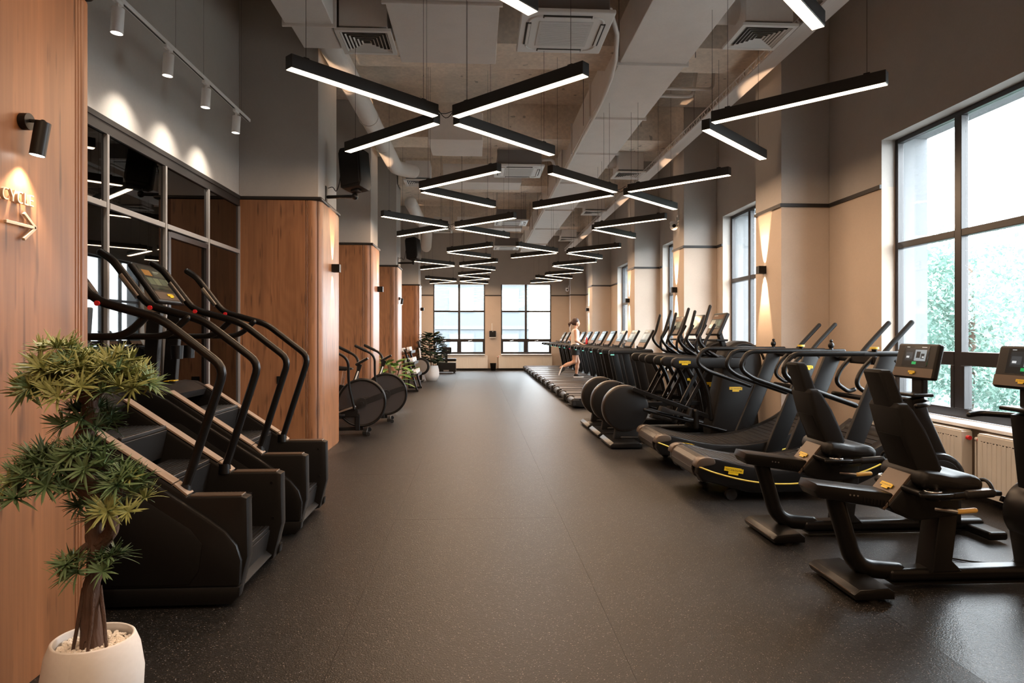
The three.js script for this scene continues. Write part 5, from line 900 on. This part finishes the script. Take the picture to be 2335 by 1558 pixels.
{ // angled three-shelf rack with pale weights
  const t = thing('dumbbell_rack', 'black three-shelf rack of pale dumbbells beside the oak pillar', 'rack', -1.80, 0, 17.4);
  for (const z of [0.55, -0.55]) mesh('upright', [bar([0.28, 0.03, z], [-0.02, 1.05, z], 0.05, 0.05), bar([-0.05, 0.03, z], [0.32, 0.03, z], 0.05, 0.05), bar([-0.03, 0.03, z], [-0.05, 0.9, z], 0.04, 0.04)], M.black, t);
  const sh = [[0.16, 0.42], [0.07, 0.72], [-0.01, 1.0]];
  sh.forEach(([x, y], i) => {
    mesh('shelf', [bar([x - 0.13, y - 0.05, 0], [x + 0.13, y + 0.0, 0], 1.15, 0.02), box(0.02, 0.07, 1.15, x + 0.14, y + 0.01, 0)], M.black, t);
    for (let k = 0; k < (i === 2 ? 3 : 5); k++) {
      const d = thing('dumbbell', 'pale grey hex dumbbell on the ' + ['bottom', 'middle', 'top'][i] + ' shelf of the black rack', 'dumbbell', -1.80 + x, y + 0.0, 17.4 - 0.46 + k * 0.21, 'dumbbells on the rack'); d.rotation.z = 0.18;
      for (const s of [-0.085, 0.085]) mesh('head', place(new THREE.CylinderGeometry(0.068, 0.068, 0.075, 6), s, 0.07, 0, 0, 0, Math.PI / 2), k % 2 ? M.plasticGrey : M.plastic, d);
      mesh('handle', cyl(0.016, 0.016, 0.12, 0, 0.07, 0, 'x', 10), M.black, d);
    }
  });
}
{ // rowing machine
  const t = thing('rowing_machine', 'rowing machine with upright monitor beside the rubber plant', 'rowing machine', -1.72, 0, 20.4);
  mesh('flywheel', [prism(Array.from({ length: 36 }, (_, i) => [Math.cos(i / 36 * 6.2832) * 0.27, 0.48 + Math.sin(i / 36 * 6.2832) * 0.27]), -0.09, 0.09, 0.02, 0.5)], M.black, t); mesh('flywheel_face', cyl(0.2, 0.2, 0.01, 0, 0.48, 0.095, 'z', 32), M.steel, t);
  mesh('monitor_arm', bar([0, 0.7, 0], [-0.05, 1.1, 0], 0.04, 0.04), M.plastic, t); mesh('monitor', rbox(0.06, 0.2, 0.18, -0.05, 1.15, 0, 0.015, 0, 0, 0.25), M.graphite, t);
  mesh('rail', bar([-0.1, 0.33, 0], [-0.95, 0.33, 0], 0.07, 0.06), M.steel, t); mesh('seat', rbox(0.22, 0.05, 0.28, -0.6, 0.40, 0, 0.02), M.leather, t);
  mesh('front_leg', [bar([0.05, 0.04, -0.26], [0.05, 0.04, 0.26], 0.06, 0.05), bar([0.0, 0.06, 0], [0, 0.3, 0], 0.06, 0.08)], M.black, t); mesh('rear_leg', [bar([-0.92, 0.03, -0.2], [-0.92, 0.03, 0.2], 0.05, 0.04), bar([-0.92, 0.03, 0], [-0.92, 0.32, 0], 0.05, 0.05)], M.black, t);
  mesh('footrest', [rbox(0.06, 0.24, 0.1, -0.16, 0.30, 0.14, 0.01, 0, 0, 0.5), rbox(0.06, 0.24, 0.1, -0.16, 0.30, -0.14, 0.01, 0, 0, 0.5)], M.plastic, t);
}
{ // black weight bench by the end wall
  const t = thing('weight_bench', 'black weight bench with drawers in front of the far radiator', 'bench', -1.15, 0, 25.2);
  mesh('cabinet', rbox(0.72, 0.34, 0.5, 0, 0.22, 0, 0.01), M.panelDark, t); mesh('lid', rbox(0.74, 0.10, 0.52, 0, 0.50, 0, 0.02), M.black, t); mesh('leg', [box(0.06, 0.06, 0.5, -0.3, 0.03, 0), box(0.06, 0.06, 0.5, 0.3, 0.03, 0)], M.black, t);
  mesh('post', bar([0, 0.4, 0.2], [0, 0.8, 0.2], 0.08, 0.1), M.black, t); mesh('head_pad', rbox(0.36, 0.26, 0.1, 0.02, 0.86, 0.2, 0.04), M.leather, t); mesh('base_plate', box(0.2, 0.05, 0.06, 0, 0.1, 0.26), M.steel, t);
}
{ // sockets
  const s = thing('wall_socket', 'black double socket on the oak pillar behind the stair climbers', 'socket', -2.325, 0.87, 7.95); mesh('plate', rbox(0.09, 0.09, 0.012, 0, 0.045, 0.006, 0.004), M.black, s); mesh('insert', cyl(0.025, 0.025, 0.006, 0, 0.045, 0.012, 'z', 18), M.rubber, s);
  const p = thing('wall_socket', 'black socket with plugged cable low on the pale pillar', 'socket', XR + 0.25, 0.35, 11.93); mesh('plate', rbox(0.08, 0.08, 0.012, 0, 0, 0.006, 0.004), M.black, p); mesh('plug', rbox(0.04, 0.05, 0.04, 0, 0, 0.03, 0.008), M.black, p); mesh('cable', curveTube([[0, 0, 0.05], [-0.06, -0.02, 0.07], [-0.14, -0.1, 0.06], [-0.2, -0.3, 0.05]], 0.005, 20, 6), M.black, p);
}
solo('power_cable', [curveTube([[2.86, 0.008, -4.05], [3.0, 0.008, -4.12], [3.15, 0.008, -4.02], [3.35, 0.008, -3.98], [3.55, 0.008, -4.15]], 0.006, 40, 6)], M.black, 'black power cable lying on the floor between the recumbent bikes', 'cable');

renderer.render(scene, camera);
